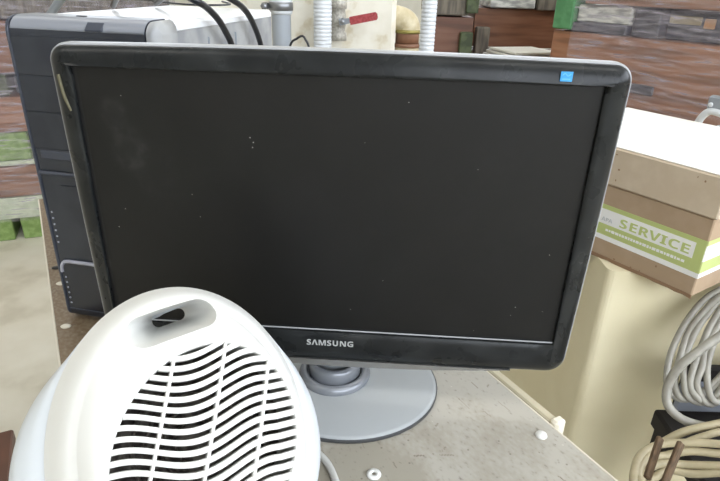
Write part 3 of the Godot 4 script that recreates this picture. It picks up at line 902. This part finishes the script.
# ------------------------------------------------------------------ computer tower
func tower() -> void:
	var t := thing("computer_tower", "black-fronted computer tower with grey steel case behind the monitor", "computer", Vector3(-0.411, T, -0.676), -0.2)
	var w := 0.187
	var h := 0.402
	var d := 0.365
	# steel case
	box_part("side_panel", Vector3(0.004, h - 0.03, d - 0.05), Vector3(w - 0.004, h / 2 + 0.004, -d / 2 - 0.024), M.pc_steel, t, 0.001).set_meta("label", "dusty grey steel side panel")
	box_part("side_panel", Vector3(0.004, h - 0.03, d - 0.05), Vector3(0.004, h / 2 + 0.004, -d / 2 - 0.024), M.pc_steel, t, 0.001)
	box_part("case_body", Vector3(w - 0.012, h - 0.03, d - 0.055), Vector3(w / 2, h / 2, -d / 2 - 0.024), M.pc_steel, t, 0.003)
	box_part("top_cover", Vector3(w - 0.002, 0.014, d - 0.046), Vector3(w / 2, h - 0.009, -d / 2 - 0.022), M.pc_steel_top, t, 0.004)
	for k in 3:
		box_part("seam_rib", Vector3(0.003, h - 0.05, 0.003), Vector3(w - 0.0015, h / 2, -0.13 - 0.085 * k), M.metal_grey, t, 0.001)
	for k in 4:
		var s0 := st()
		lathe(s0, [[0.0, 0.0], [0.014, 0.0], [0.014, 0.006], [0.0, 0.006]], Vector3([0.03, w - 0.03][k % 2], 0.0, [-0.06, -d + 0.04][k / 2]), Basis.IDENTITY, 16)
		obj("foot", s0, M.black, t)
	# plastic front: side profile swept across the width
	var prof := PackedVector2Array()      # (z, y)
	prof.append(Vector2(-0.046, 0.005))
	prof.append(Vector2(-0.012, 0.004))
	for k in 6:
		var a := PI / 2 * k / 5.0
		prof.append(Vector2(-0.012 + 0.012 * sin(a), 0.016 - 0.012 * cos(a)))
	for k in 9:
		var a := PI / 2 * k / 8.0
		prof.append(Vector2(-0.02 + 0.02 * cos(a), h - 0.018 + 0.018 * sin(a)))
	prof.append(Vector2(-0.046, h))
	var rings := []
	for q in [[0.0065, 1.0], [0.0067, 1.0], [w - 0.012, 1.0]]:
		var rg := PackedVector3Array()
		for p in prof:
			rg.append(Vector3(q[0], p.y, p.x))
		rings.append(rg)
	var s := st()
	loft(s, rings, true, true, true)
	obj("front_panel", s, M.pc_black, t)
	# slim bright edge down the left side and end cheek on the right
	for e in 2:
		rings = []
		var xs: Array = [[0.0, 0.003], [0.0008, 0.0], [0.0035, 0.0], [0.0042, 0.003]] if e == 0 else [[w - 0.0105, 0.001], [w - 0.006, 0.0], [w - 0.002, 0.002], [w + 0.001, 0.007], [w + 0.002, 0.014]]
		for q in xs:
			var rg := PackedVector3Array()
			for p in prof:
				var c := Vector2(-0.03, h / 2)
				var dv := (p - c)
				var k2: float = q[1]
				rg.append(Vector3(q[0], clampf(p.y, 0.004 + k2, h - k2), minf(p.x, -k2)))
			rings.append(rg)
		s = st()
		loft(s, rings, true, true, true)
		obj("edge_strip" if e == 0 else "end_cheek", s, M.pc_edge if e == 0 else M.pc_steel, t)
	box_part("edge_groove", Vector3(0.0026, h - 0.03, 0.03), Vector3(0.0054, h / 2 - 0.003, -0.02), M.black, t, 0.0005)
	# bright top fillet inlay and its fittings
	rings = []
	for x in [0.0072, w - 0.0125]:
		var rg := PackedVector3Array()
		for k in 9:
			var a := lerpf(0.25, PI / 2, k / 8.0)
			rg.append(Vector3(x, h - 0.018 + 0.0186 * sin(a), -0.02 + 0.0206 * cos(a)))
		rg.append(Vector3(x, h + 0.0006, -0.047))
		rg.append(Vector3(x, h - 0.001, -0.047))
		rg.append(Vector3(x, h - 0.02, -0.024))
		rings.append(rg)
	s = st()
	loft(s, rings, true, true, true)
	obj("top_fillet", s, M.pc_top, t)
	box_part("power_button", Vector3(0.012, 0.002, 0.005), Vector3(0.086, h + 0.0005, -0.022), M.black, t, 0.0008)
	box_part("port_cover", Vector3(0.022, 0.012, 0.003), Vector3(0.114, h - 0.0085, -0.0035), M.pc_edge, t, 0.001, Basis(Vector3.RIGHT, -0.8))
	# drive bay covers
	var ys := [0.382, 0.338, 0.2955, 0.2505]
	for k in 3:
		s = st()
		prism(s, rrect(0.155, ys[k] - ys[k + 1] - 0.0018, 0.002, 3), -0.002, 0.0012, Transform3D(Basis.IDENTITY, Vector3(0.0075 + 0.0765, (ys[k] + ys[k + 1]) / 2, 0)))
		obj("bay_cover", s, M.pc_black, t)
	# optical drive with glossy door, ledge below
	box_part("optical_drive", Vector3(0.155, 0.028, 0.003), Vector3(0.086, 0.2355, 0.0), M.pc_black, t, 0.001)
	box_part("drive_door", Vector3(0.142, 0.0105, 0.0025), Vector3(0.086, 0.2425, 0.002), M.pc_edge, t, 0.001)
	box_part("front_ledge", Vector3(0.16, 0.005, 0.005), Vector3(0.086, 0.2185, 0.001), M.pc_edge, t, 0.0015)
	s = st()
	prism(s, rrect(0.11, 0.029, 0.003, 3), 0.0, 0.0016, Transform3D(Basis.IDENTITY, Vector3(0.0855, 0.189, 0)))
	obj("card_reader_cover", s, M.pc_black, t)
	# lower glossy cover with silver frame
	s = st()
	prism(s, rrect(0.16, 0.072, 0.012, 6), 0.0, 0.0022, Transform3D(Basis.IDENTITY, Vector3(0.0885, 0.0565, 0)))
	obj("lower_cover", s, M.pc_gloss, t)
	s = st()
	var path := [Vector3(0.0088, 0.078, 0.002), Vector3(0.0092, 0.085, 0.002), Vector3(0.0125, 0.0915, 0.002), Vector3(0.019, 0.0945, 0.002), Vector3(0.04, 0.095, 0.002), Vector3(0.168, 0.095, 0.002)]
	tube(s, smooth_path(path, 0.003), 0.0026, 8)
	obj("silver_trim", s, M.silver, t)
	box_part("lower_line", Vector3(0.16, 0.0014, 0.0015), Vector3(0.0885, 0.0205, 0.0022), M.pc_edge, t, 0.0003)
	for k in 12:
		s = st()
		var y: float = 0.1645 - 0.0086 * k if k < 6 else 0.0702 - 0.00806 * (k - 6)
		lathe(s, [[0.0, 0.0], [0.0014, 0.0], [0.0014, 0.0006], [0.0008, 0.0012], [0.0, 0.0012]], Vector3(0.0105 if k < 6 else 0.0125, y, 0.0 if k < 6 else 0.0022), Basis(Vector3.RIGHT, PI / 2), 8)
		obj("light_stud", s, M.silver, t)
	# two black cables and a wire loop on top of the case
	for k in 2:
		s = st()
		var pts: Array = [[Vector3(-0.36, 1.156, -0.86), Vector3(-0.31, 1.178, -0.78), Vector3(-0.24, 1.186, -0.72), Vector3(-0.2, 1.172, -0.707), Vector3(-0.194, 1.163, -0.735), Vector3(-0.188, 1.148, -0.763), Vector3(-0.184, 1.131, -0.783), Vector3(-0.181, 1.113, -0.799), Vector3(-0.177, 1.07, -0.82), Vector3(-0.17, 0.9, -0.86), Vector3(-0.165, 0.756, -0.89)], [Vector3(-0.33, 1.156, -0.95), Vector3(-0.27, 1.175, -0.85), Vector3(-0.21, 1.183, -0.8), Vector3(-0.179, 1.17, -0.808), Vector3(-0.171, 1.156, -0.849), Vector3(-0.165, 1.134, -0.879), Vector3(-0.16, 1.103, -0.902), Vector3(-0.157, 1.06, -0.915), Vector3(-0.15, 0.9, -0.94), Vector3(-0.145, 0.756, -0.96)]][k]
		tube(s, smooth_path(pts, 0.008), 0.0042, 10)
		tag(obj("black_cable", s, M.cable_black), ["thick black cable arching off the tower's top, the left one", "thick black cable arching off the tower's top, the right one nearer the drain pipe"][k], "cable")
	s = st()
	tube(s, smooth_path([Vector3(-0.42, 1.158, -1.08), Vector3(-0.36, 1.157, -1.02), Vector3(-0.3, 1.156, -0.965), Vector3(-0.25, 1.156, -0.95), Vector3(-0.22, 1.157, -0.975), Vector3(-0.25, 1.158, -1.05)], 0.01), 0.0016, 6)
	tag(obj("thin_wire", s, M.cable_black), "thin dark wire curled on the white top of the tower", "wire")

# ------------------------------------------------------------------ monitor
func bezel_outline(inset: float, n_side := 28, n_arc := 7) -> PackedVector2Array:
	# slightly bowed rounded rectangle, counter-clockwise from the right end of the top side
	var P := PackedVector2Array()
	var corners := [[Vector2(0.2642, 0.1548), 0.017], [Vector2(-0.2652, 0.1548), 0.017], [Vector2(-0.259, -0.1786), 0.02], [Vector2(0.259, -0.1786), 0.02]]
	for c in 4:
		var k0: Array = corners[c]
		var k1: Array = corners[(c + 1) % 4]
		var sx: float = signf(k0[0].x)
		var sy: float = signf(k0[0].y)
		var r: float = k0[1]
		var ce: Vector2 = k0[0] - Vector2(sx, sy) * r
		for k in n_arc:
			var a := PI / 2 * (c + float(k) / (n_arc - 1))
			P.append(ce + Vector2(cos(a), sin(a)) * (r - inset))
		var sx1: float = signf(k1[0].x)
		var sy1: float = signf(k1[0].y)
		var r1: float = k1[1]
		var ce1: Vector2 = k1[0] - Vector2(sx1, sy1) * r1
		var aa := PI / 2 * (c + 1)
		var from := ce + Vector2(cos(aa), sin(aa)) * (r - inset)
		var to := ce1 + Vector2(cos(aa), sin(aa)) * (r1 - inset)
		var bow: float = [0.0024, 0.0008, 0.0016, 0.0008][c]
		for k in range(1, n_side):
			var f := float(k) / n_side
			P.append(from.lerp(to, f) + Vector2(cos(aa), sin(aa)) * bow * 4.0 * f * (1.0 - f))
	return P

func rect_match(x0: float, y0: float, x1: float, y1: float, n_side := 28, n_arc := 7) -> PackedVector2Array:
	var P := PackedVector2Array()
	var c4 := [Vector2(x1, y1), Vector2(x0, y1), Vector2(x0, y0), Vector2(x1, y0)]
	for c in 4:
		for k in n_arc:
			P.append(c4[c])
		for k in range(1, n_side):
			P.append(c4[c].lerp(c4[(c + 1) % 4], float(k) / n_side))
	return P

func at_z(p: PackedVector2Array, z: float) -> PackedVector3Array:
	var r := PackedVector3Array()
	for v in p:
		r.append(Vector3(v.x, v.y, z))
	return r

func monitor() -> void:
	var t := thing("computer_monitor", "black widescreen computer monitor on a grey oval stand", "monitor", Vector3(-0.0278, T, -0.5195), -0.048)
	var up := Vector3(0, 0.2346, 0)
	# front frame
	var open_r := rect_match(-0.2422, -0.1372, 0.2398, 0.1362)
	var s := st()
	var rings := []
	for q in [[0.0012, -0.010], [0.0014, -0.007], [0.0032, -0.0045], [0.0062, -0.002], [0.0102, 0.0002], [0.015, 0.0016], [0.0185, 0.0024]]:
		rings.append(at_z(bezel_outline(q[0]), q[1]))
	rings.append(at_z(open_r, 0.0028))
	var open_in := rect_match(-0.2418, -0.1368, 0.2394, 0.1358)
	rings.append(at_z(open_in, 0.0022))
	rings.append(at_z(open_in, -0.0012))
	loft(s, rings)
	var o := obj("bezel", s, M.bezel, t)
	o.position = up
	s = st()
	rings = []
	for q in [[0.0016, -0.0074], [0.0008, -0.0074], [0.0, -0.0086], [-0.0006, -0.011], [-0.0006, -0.019], [0.001, -0.021], [0.004, -0.0225]]:
		rings.append(at_z(bezel_outline(q[0]), q[1]))
	loft(s, rings)
	o = obj("rim", s, M.rim, t)
	o.position = up
	o.set_meta("label", "light grey outer rim")
	s = st()
	rings = []
	for q in [[0.003, -0.021], [0.012, -0.029], [0.035, -0.038], [0.08, -0.052], [0.12, -0.056]]:
		var f: float = q[0]
		var rr := PackedVector3Array()
		for v in bezel_outline(0.002):
			rr.append(Vector3(v.x * (1.0 - f / 0.26), (v.y + 0.007) * (1.0 - f / 0.17) - 0.007, q[1]))
		rings.append(rr)
	loft(s, rings, true, false, true)
	o = obj("back_cover", s, M.back_plastic, t)
	o.position = up
	# panel: black mask and display surface
	o = box_part("display_mask", Vector3(0.483, 0.274, 0.002), up + Vector3(-0.0012, -0.0005, -0.0028), M.black, t, 0.0003)
	s = st()
	s.set_smooth_group(-1)
	for q in [[0, 0], [1, 1], [1, 0], [0, 0], [0, 1], [1, 1]]:
		s.set_uv(Vector2(q[0], 1.0 - q[1]))
		s.add_vertex(Vector3((q[0] - 0.5) * 0.476, (q[1] - 0.5) * 0.268, 0.0006))
	s.set_uv(Vector2(0.5, 0.5))
	bx(s, Vector3(0.476, 0.268, 0.001), Vector3.ZERO, 0.0002)
	o = obj("screen", s, M.screen, t)
	o.position = up + Vector3(0.0004, 0.0018, -0.0014)
	o = box_part("silver_line", Vector3(0.481, 0.0016, 0.0014), up + Vector3(-0.0012, -0.1352, -0.0001), M.rim, t, 0.0004)
	# bright strip under the frame, thicker in the middle
	s = st()
	var poly := PackedVector2Array()
	for k in 25:
		var x := lerpf(-0.2, 0.2, k / 24.0)
		poly.append(Vector2(x, -0.1765 - 0.0005 * (1.0 - pow(x / 0.2, 2.0))))
	for k in 25:
		var x := lerpf(0.2, -0.2, k / 24.0)
		poly.append(Vector2(x, -0.1768 - 0.0084 * (1.0 - pow(x / 0.2, 2.0))))
	prism(s, poly, -0.012, -0.002)
	o = obj("bottom_strip", s, M.chrome, t)
	o.position = up
	# brand lettering
	var tx := lettering("SΛMSUNG", 0.0072, 0.0515, 0.0005, M.logo, t)
	tx.position = up + Vector3(-0.0018, -0.1507, 0.0028) + tx.get_meta("shift")
	# blue square sticker
	var sk := box_part("sticker", Vector3(0.0104, 0.0084, 0.0003), up + Vector3(0.2035, 0.1432, 0.0027), M.sticker, t, 0.0001)
	s = st()
	tube(s, smooth_path([Vector3(-0.0036, 0.001, 0), Vector3(-0.0016, 0.0025, 0), Vector3(0.001, 0.0005, 0), Vector3(0.0034, 0.0022, 0)], 0.0006), 0.0005, 5)
	bx(s, Vector3(0.007, 0.001, 0.0004), Vector3(0, -0.0022, 0), 0.0001)
	var mk := obj("sticker_mark", s, M.sticker_mark, sk)
	mk.position = Vector3(0, 0, 0.0002)
	s = st()
	tube(s, smooth_path([Vector3(-0.2545, 0.128, 0), Vector3(-0.2535, 0.118, 0), Vector3(-0.252, 0.107, 0), Vector3(-0.248, 0.095, 0)], 0.002), 0.0017, 6)
	o = obj("worn_edge", s, M.worn, t)
	o.position = up + Vector3(0, 0, 0.0012)
	o.set_meta("label", "yellowish worn streak on the frame's upper left side")
	# dust specks on the screen
	s = st()
	var rg := RandomNumberGenerator.new()
	rg.seed = 8
	for p in [[-0.0795, 0.076, 0.0008], [-0.0765, 0.0715, 0.0009], [-0.0775, 0.0665, 0.0008]]:
		bx(s, Vector3(p[2], p[2], 0.0002), Vector3(p[0], p[1], -0.0006), 0.00005)
	for k in 16:
		var z := rg.randf_range(0.0003, 0.0006)
		bx(s, Vector3(z * 1.3, z, 0.0002), Vector3(rg.randf_range(-0.23, 0.23), rg.randf_range(-0.13, 0.13), -0.0006), 0.00005)
	o = obj("dust_speck", s, M.speck, t)
	o.position = up
	o.set_meta("kind", "stuff")
	# oval stand
	var c := Vector3(0.014, 0, -0.033)
	s = st()
	var prof := [[1.0, 0.0], [1.0, 0.004], [0.985, 0.0066], [0.95, 0.0082], [0.6, 0.0105], [0.0001, 0.0125]]
	rings = []
	for q in [[0.985, 0.0], [1.0, 0.0014], [1.002, 0.005], [0.997, 0.0062]]:
		rings.append(ring(c + Vector3(0, q[1], 0), Vector3(0.111 * q[0], 0, 0), Vector3(0, 0, 0.0995 * q[0]), 72))
	loft(s, rings, true, true)
	obj("stand_edge", s, M.stand_edge, t)
	s = st()
	rings = []
	for q in [[0.996, 0.005], [0.985, 0.0068], [0.95, 0.0078], [0.6, 0.0098], [0.25, 0.0105]]:
		rings.append(ring(c + Vector3(0, q[1], 0), Vector3(0.111 * q[0], 0, 0), Vector3(0, 0, 0.0995 * q[0]), 72))
	loft(s, rings, true, false, true)
	obj("stand_base", s, M.stand, t)
	var nc := Vector3(0.0, 0, -0.039)
	s = st()
	lathe(s, [[0.0425, 0.0095], [0.0435, 0.013], [0.0415, 0.018], [0.037, 0.02], [0.0335, 0.0185], [0.0325, 0.015]], nc, Basis.IDENTITY, 48)
	obj("lower_collar", s, M.ring, t)
	s = st()
	lathe(s, [[0.031, 0.012], [0.0315, 0.027], [0.031, 0.031], [0.028, 0.034], [0.025, 0.0335], [0.0235, 0.03]], nc, Basis.IDENTITY, 48)
	obj("upper_collar", s, M.ring, t)
	s = st()
	rings = []
	for q in [[0.022, 0.016, 0.02], [0.02, 0.012, 0.05], [0.026, 0.011, 0.09], [0.03, 0.01, 0.2]]:
		rings.append(ring(nc + Vector3(0, q[2], -0.004), Vector3(q[0], 0, 0), Vector3(0, 0, q[1]), 32))
	loft(s, rings, true, true, true)
	obj("neck", s, M.stand, t)

# ------------------------------------------------------------------ fan heater
const HC := Vector2(0.0055, 0.0868)     # middle of the carrying-handle hole
const HROT := 0.2
func hole_field(p: Vector2, grow := 0.0) -> float:
	# signed distance to a capsule: below zero inside the hole
	var q := (p - HC).rotated(-HROT)
	# lower side of the hole bows outwards with the shell
	q.y -= -0.0000
	var hx := 0.0205
	q.x -= clampf(q.x, -hx, hx)
	return q.length() - 0.0128 - grow

func oval(k: float, extra := 0.0) -> PackedVector2Array:
	var P := PackedVector2Array()
	for i in 128:
		var a := TAU * i / 128.0
		var b := 0.121 if sin(a) > 0 else 0.125
		P.append(Vector2(0.010 + (0.0955 * k + extra) * cos(a), (b * k + extra) * sin(a)))
	return P

func grille_outline(k := 1.0) -> PackedVector2Array:
	var P := PackedVector2Array()
	var m := deg_to_rad(62.0)
	for i in 128:
		var a := TAU * i / 128.0 - m
		var r: float = 1.0 / sqrt(pow(cos(a) / 0.0765, 2.0) + pow(sin(a) / 0.0635, 2.0))
		P.append(Vector2(0.0172, -0.007) + Vector2(cos(a + m), sin(a + m)) * r * k)
	return P

func grille_rho(p: Vector2) -> float:
	var q := (p - Vector2(0.0172, -0.007)).rotated(-deg_to_rad(62.0))
	return sqrt(pow(q.x / 0.0765, 2.0) + pow(q.y / 0.0635, 2.0))

func dome(p: Vector2) -> float:
	var r := minf(grille_rho(p), 1.0)
	return 0.0195 + 0.009 * (1.0 - r * r)

func clip_tri(s: SurfaceTool, v: Array, f: Array, cut: Array) -> void:
	# keeps the part of the triangle where the field is positive; cut collects the new edge
	var out := []
	var e := []
	for i in 3:
		var j := (i + 1) % 3
		if f[i] >= 0.0:
			out.append(v[i])
		if (f[i] >= 0.0) != (f[j] >= 0.0):
			var a := i
			var b := j
			if v[b] < v[a]:
				a = j
				b = i
			var p: Vector3 = v[a].lerp(v[b], f[a] / (f[a] - f[b]))
			out.append(p)
			e.append(p)
	for i in range(1, out.size() - 1):
		s.add_vertex(out[0]); s.add_vertex(out[i]); s.add_vertex(out[i + 1])
	if e.size() == 2:
		cut.append(e)

func clipped_loft(s: SurfaceTool, rings: Array, grow: float, cut: Array, only_upper := true) -> void:
	s.set_smooth_group(0)
	for i in rings.size() - 1:
		var a: PackedVector3Array = rings[i]
		var b: PackedVector3Array = rings[i + 1]
		var n := a.size()
		for k in n:
			var j := (k + 1) % n
			for tv in [[a[k], b[k], b[j]], [a[k], b[j], a[j]]]:
				var f := []
				for p in tv:
					f.append(hole_field(Vector2(p.x, p.y), grow) if p.y > 0.03 else 1.0)
				if f[0] > 0 and f[1] > 0 and f[2] > 0:
					for p in tv:
						s.add_vertex(p)
				elif f[0] < 0 and f[1] < 0 and f[2] < 0:
					continue
				else:
					clip_tri(s, tv, f, cut)

func heater() -> void:
	# local axes: x across the front, y up the front, z out of the grille
	var t := thing("fan_heater", "round white plastic fan heater with wavy grille in the foreground", "fan heater", Vector3(-0.1247, T + 0.1446, -0.302))
	t.basis = Basis(Vector3(0.88324, -0.09336, -0.45954), Vector3(-0.23474, 0.76033, -0.60563), Vector3(0.40594, 0.64279, 0.64964)).orthonormalized()
	# front shell
	var rings := []
	for q in [[-0.031, 0.0006, 0.0], [-0.030, 0.0, 0.0], [-0.021, -0.0036, 0.0], [-0.012, -0.0078, 0.0], [-0.005, -0.012, 0.0], [-0.001, -0.0155, 0.0], [0.002, -0.020, 0.0]]:
		rings.append(at_z(oval(1.0, q[1]), q[0]))
	var o0 := oval(1.0, -0.020)
	var g0 := grille_outline(1.0)
	for k in range(1, 25):
		var f := k / 24.0
		var rr := PackedVector3Array()
		for i in 128:
			var p := o0[i].lerp(g0[i], f)
			rr.append(Vector3(p.x, p.y, lerpf(0.002, 0.0195, 1.0 - pow(1.0 - f, 1.7))))
		rings.append(rr)
	var s := st()
	var cut := []
	clipped_loft(s, rings, 0.0, cut)
	# rolled lip and inner wall of the grille opening
	loft(s, [rings[rings.size() - 1], at_z(grille_outline(0.985), 0.0188), at_z(grille_outline(0.975), 0.0165), at_z(grille_outline(0.97), -0.028)])
	obj("front_shell", s, M.white_plastic, t)
	# handle tunnel: from the front edge to a smaller opening at the back
	s = st()
	s.set_smooth_group(0)
	var back := func(p: Vector3, f: float) -> Vector3:
		var q := HC + Vector2(0.008, 0.016) * f + (Vector2(p.x, p.y) - HC) * lerpf(1.0, 0.42, f)
		return Vector3(q.x, q.y, lerpf(p.z, -0.068, f))
	for e in cut:
		var e0: Vector3 = e[0]
		var e1: Vector3 = e[1]
		if (e0.x - HC.x) * (e1.y - HC.y) - (e0.y - HC.y) * (e1.x - HC.x) > 0.0:
			e.reverse()
		var prev := [e[0], e[1]]
		for f in [0.05, 0.3, 0.55, 0.8, 1.0]:
			var p: Vector3 = back.call(e[0], f)
			var q: Vector3 = back.call(e[1], f)
			s.add_vertex(prev[0]); s.add_vertex(prev[1]); s.add_vertex(q)
			s.add_vertex(prev[0]); s.add_vertex(q); s.add_vertex(p)
			prev = [p, q]
	obj("handle_tunnel", s, M.white_plastic, t)
	# rear shell: bulges out past the front shell
	rings = []
	for q in [[-0.030, 0.955, 0.0], [-0.0335, 0.99, 0.05], [-0.0345, 1.005, 0.2], [-0.040, 1.0, 0.5], [-0.047, 1.0, 0.8], [-0.055, 1.0, 1.0], [-0.063, 0.995, 1.0], [-0.071, 0.965, 1.0], [-0.078, 0.9, 1.0], [-0.083, 0.8, 1.0], [-0.087, 0.6, 1.0], [-0.089, 0.3, 1.0], [-0.0895, 0.01, 1.0]]:
		var ov := oval(1.0)
		var rr := PackedVector3Array()
		for i in 128:
			var a := TAU * i / 128.0
			var p := ov[i].lerp(Vector2(0.008 + 0.1185 * cos(a), -0.012 + 0.1165 * sin(a)), q[2])
			p = Vector2(0.010, 0.0) + (p - Vector2(0.010, 0.0)) * q[1]
			rr.append(Vector3(p.x, p.y, q[0]))
		rings.append(rr)
	s = st()
	var cut2 := []
	clipped_loft(s, rings, 0.004, cut2)
	obj("rear_shell", s, M.white_shell, t)
	# inside: dark drum floor with a heating coil
	s = st()
	loft(s, [at_z(grille_outline(0.97), -0.026), at_z(grille_outline(0.01), -0.026)])
	obj("heater_plate", s, M.heater_dark, t)
	s = st()
	var coil := PackedVector3Array()
	for k in 220:
		var f := k / 219.0
		var a := f * TAU * 4.0
		var r := 0.012 + 0.04 * f
		coil.append(Vector3(0.0165 + r * cos(a), r * sin(a), -0.02 + 0.003 * sin(f * 300.0)))
	tube(s, coil, 0.0016, 5)
	obj("heating_coil", s, M.heater_coil, t)
	# wavy slats
	for k in range(-13, 12):
		var v0 := 0.036 + k * 0.0072 - 0.0065
		var rr := []
		for i in 97:
			var uu := lerpf(-0.06, 0.096, i / 96.0)
			var x := clampf((uu - 0.008) / 0.050, -1.0, 1.15)
			var vv := v0 + 0.006 * (1.0 - cos(PI * x))
			var c := Vector2(uu, vv)
			if grille_rho(c) > 1.005:
				continue
			var dz := dome(c)
			var rg := PackedVector3Array()
			for q in [[-0.0017, -0.0115], [-0.0019, -0.0012], [-0.0011, -0.0002], [0.0011, -0.0002], [0.0019, -0.0012], [0.0017, -0.0115]]:
				rg.append(Vector3(uu, vv + q[0] * lerpf(0.98, 1.2, i / 96.0), dz + q[1]))
			rr.append(rg)
		if rr.size() > 3:
			s = st()
			loft(s, rr, true, true, true)
			obj("slat", s, M.white_plastic, t)
	for u0 in [-0.054, -0.018, 0.018, 0.054]:
		var rr := []
		for i in 60:
			var vv := lerpf(-0.078, 0.078, i / 59.0)
			var uu: float = u0 + 0.33 * vv
			var c := Vector2(uu, vv)
			if grille_rho(c) > 1.0:
				continue
			var dz := dome(c)
			var rg := PackedVector3Array()
			for q in [[-0.0012, -0.0088], [-0.0012, -0.0004], [-0.0006, 0.0002], [0.0006, 0.0002], [0.0012, -0.0004], [0.0012, -0.0088]]:
				rg.append(Vector3(uu + q[0], vv, dz + q[1]))
			rr.append(rg)
		if rr.size() < 2:
			continue
		s = st()
		loft(s, rr, true, true, true)
		obj("rib", s, M.white_plastic, t)
	# foot on the bench: its axes are turned back upright
	var inv := t.basis.inverse()
	s = st()
	var ft := []
	for q in [[0.075, 0.0], [0.078, 0.004], [0.076, 0.012], [0.05, 0.03], [0.042, 0.06]]:
		ft.append(ring(Vector3(0, q[1], 0), Vector3(q[0], 0, 0), Vector3(0, 0, q[0] * 0.85), 40))
	loft(s, ft, true, true, true)
	var foot := obj("foot", s, M.white_shell, t)
	foot.transform = Transform3D(inv, inv * (Vector3(-0.135, T, -0.315) - t.position))

# ------------------------------------------------------------------ small things on the bench
func small_things() -> void:
	var s := st()
	tube(s, smooth_path([Vector3(-0.1, T + 0.03, -0.385), Vector3(-0.06, T + 0.008, -0.428), Vector3(-0.042, T + 0.0042, -0.437), Vector3(-0.03, T + 0.004, -0.428), Vector3(-0.02, T + 0.004, -0.41), Vector3(-0.008, T + 0.004, -0.37), Vector3(0.002, T + 0.004, -0.3)], 0.006), 0.0036, 10)
	tag(obj("power_cord", s, M.cord), "grey power cord coming out beside the fan heater", "cord")
	s = st()
	lathe(s, [[0.0022, 0.0022], [0.0022, 0.0006], [0.0068, 0.0004], [0.0074, 0.001], [0.007, 0.002], [0.004, 0.0026], [0.0022, 0.0022]], Vector3.ZERO, Basis.IDENTITY, 28)
	var o := obj("plastic_washer", s, M.white_plastic)
	o.position = Vector3(0.021, T, -0.413)
	tag(o, "small white plastic washer with a centre hole on the worktop", "washer")
	s = st()
	lathe(s, [[0.006, 0.0], [0.0064, 0.001], [0.0058, 0.0026], [0.0035, 0.0042], [0.0, 0.0046]], Vector3.ZERO, Basis.IDENTITY, 28)
	o = obj("furniture_plug", s, M.white_plastic)
	o.position = Vector3(0.2055, T, -0.474)
	tag(o, "small white domed plug lying near the worktop's right edge", "plug")
	for k in 3:
		var p: Vector3 = [Vector3(-0.503, T, -0.823), Vector3(-0.47, T, -0.772), Vector3(-0.405, T, -0.655)][k]
		s = st()
		lathe(s, [[0.007, 0.0], [0.0075, 0.001], [0.005, 0.0026], [0.0, 0.003]], Vector3.ZERO, Basis.IDENTITY, 14)
		o = obj("debris_chip", s, M.black if k == 0 else M.edge_band)
		o.position = p
		o.scale = Vector3(1.0, 1.0, 0.7)
		tag(o, ["black chip on the worn bench left of the tower", "cream chip on the worn bench left of the tower", "cream chip by the tower's lower front corner"][k], "chip")
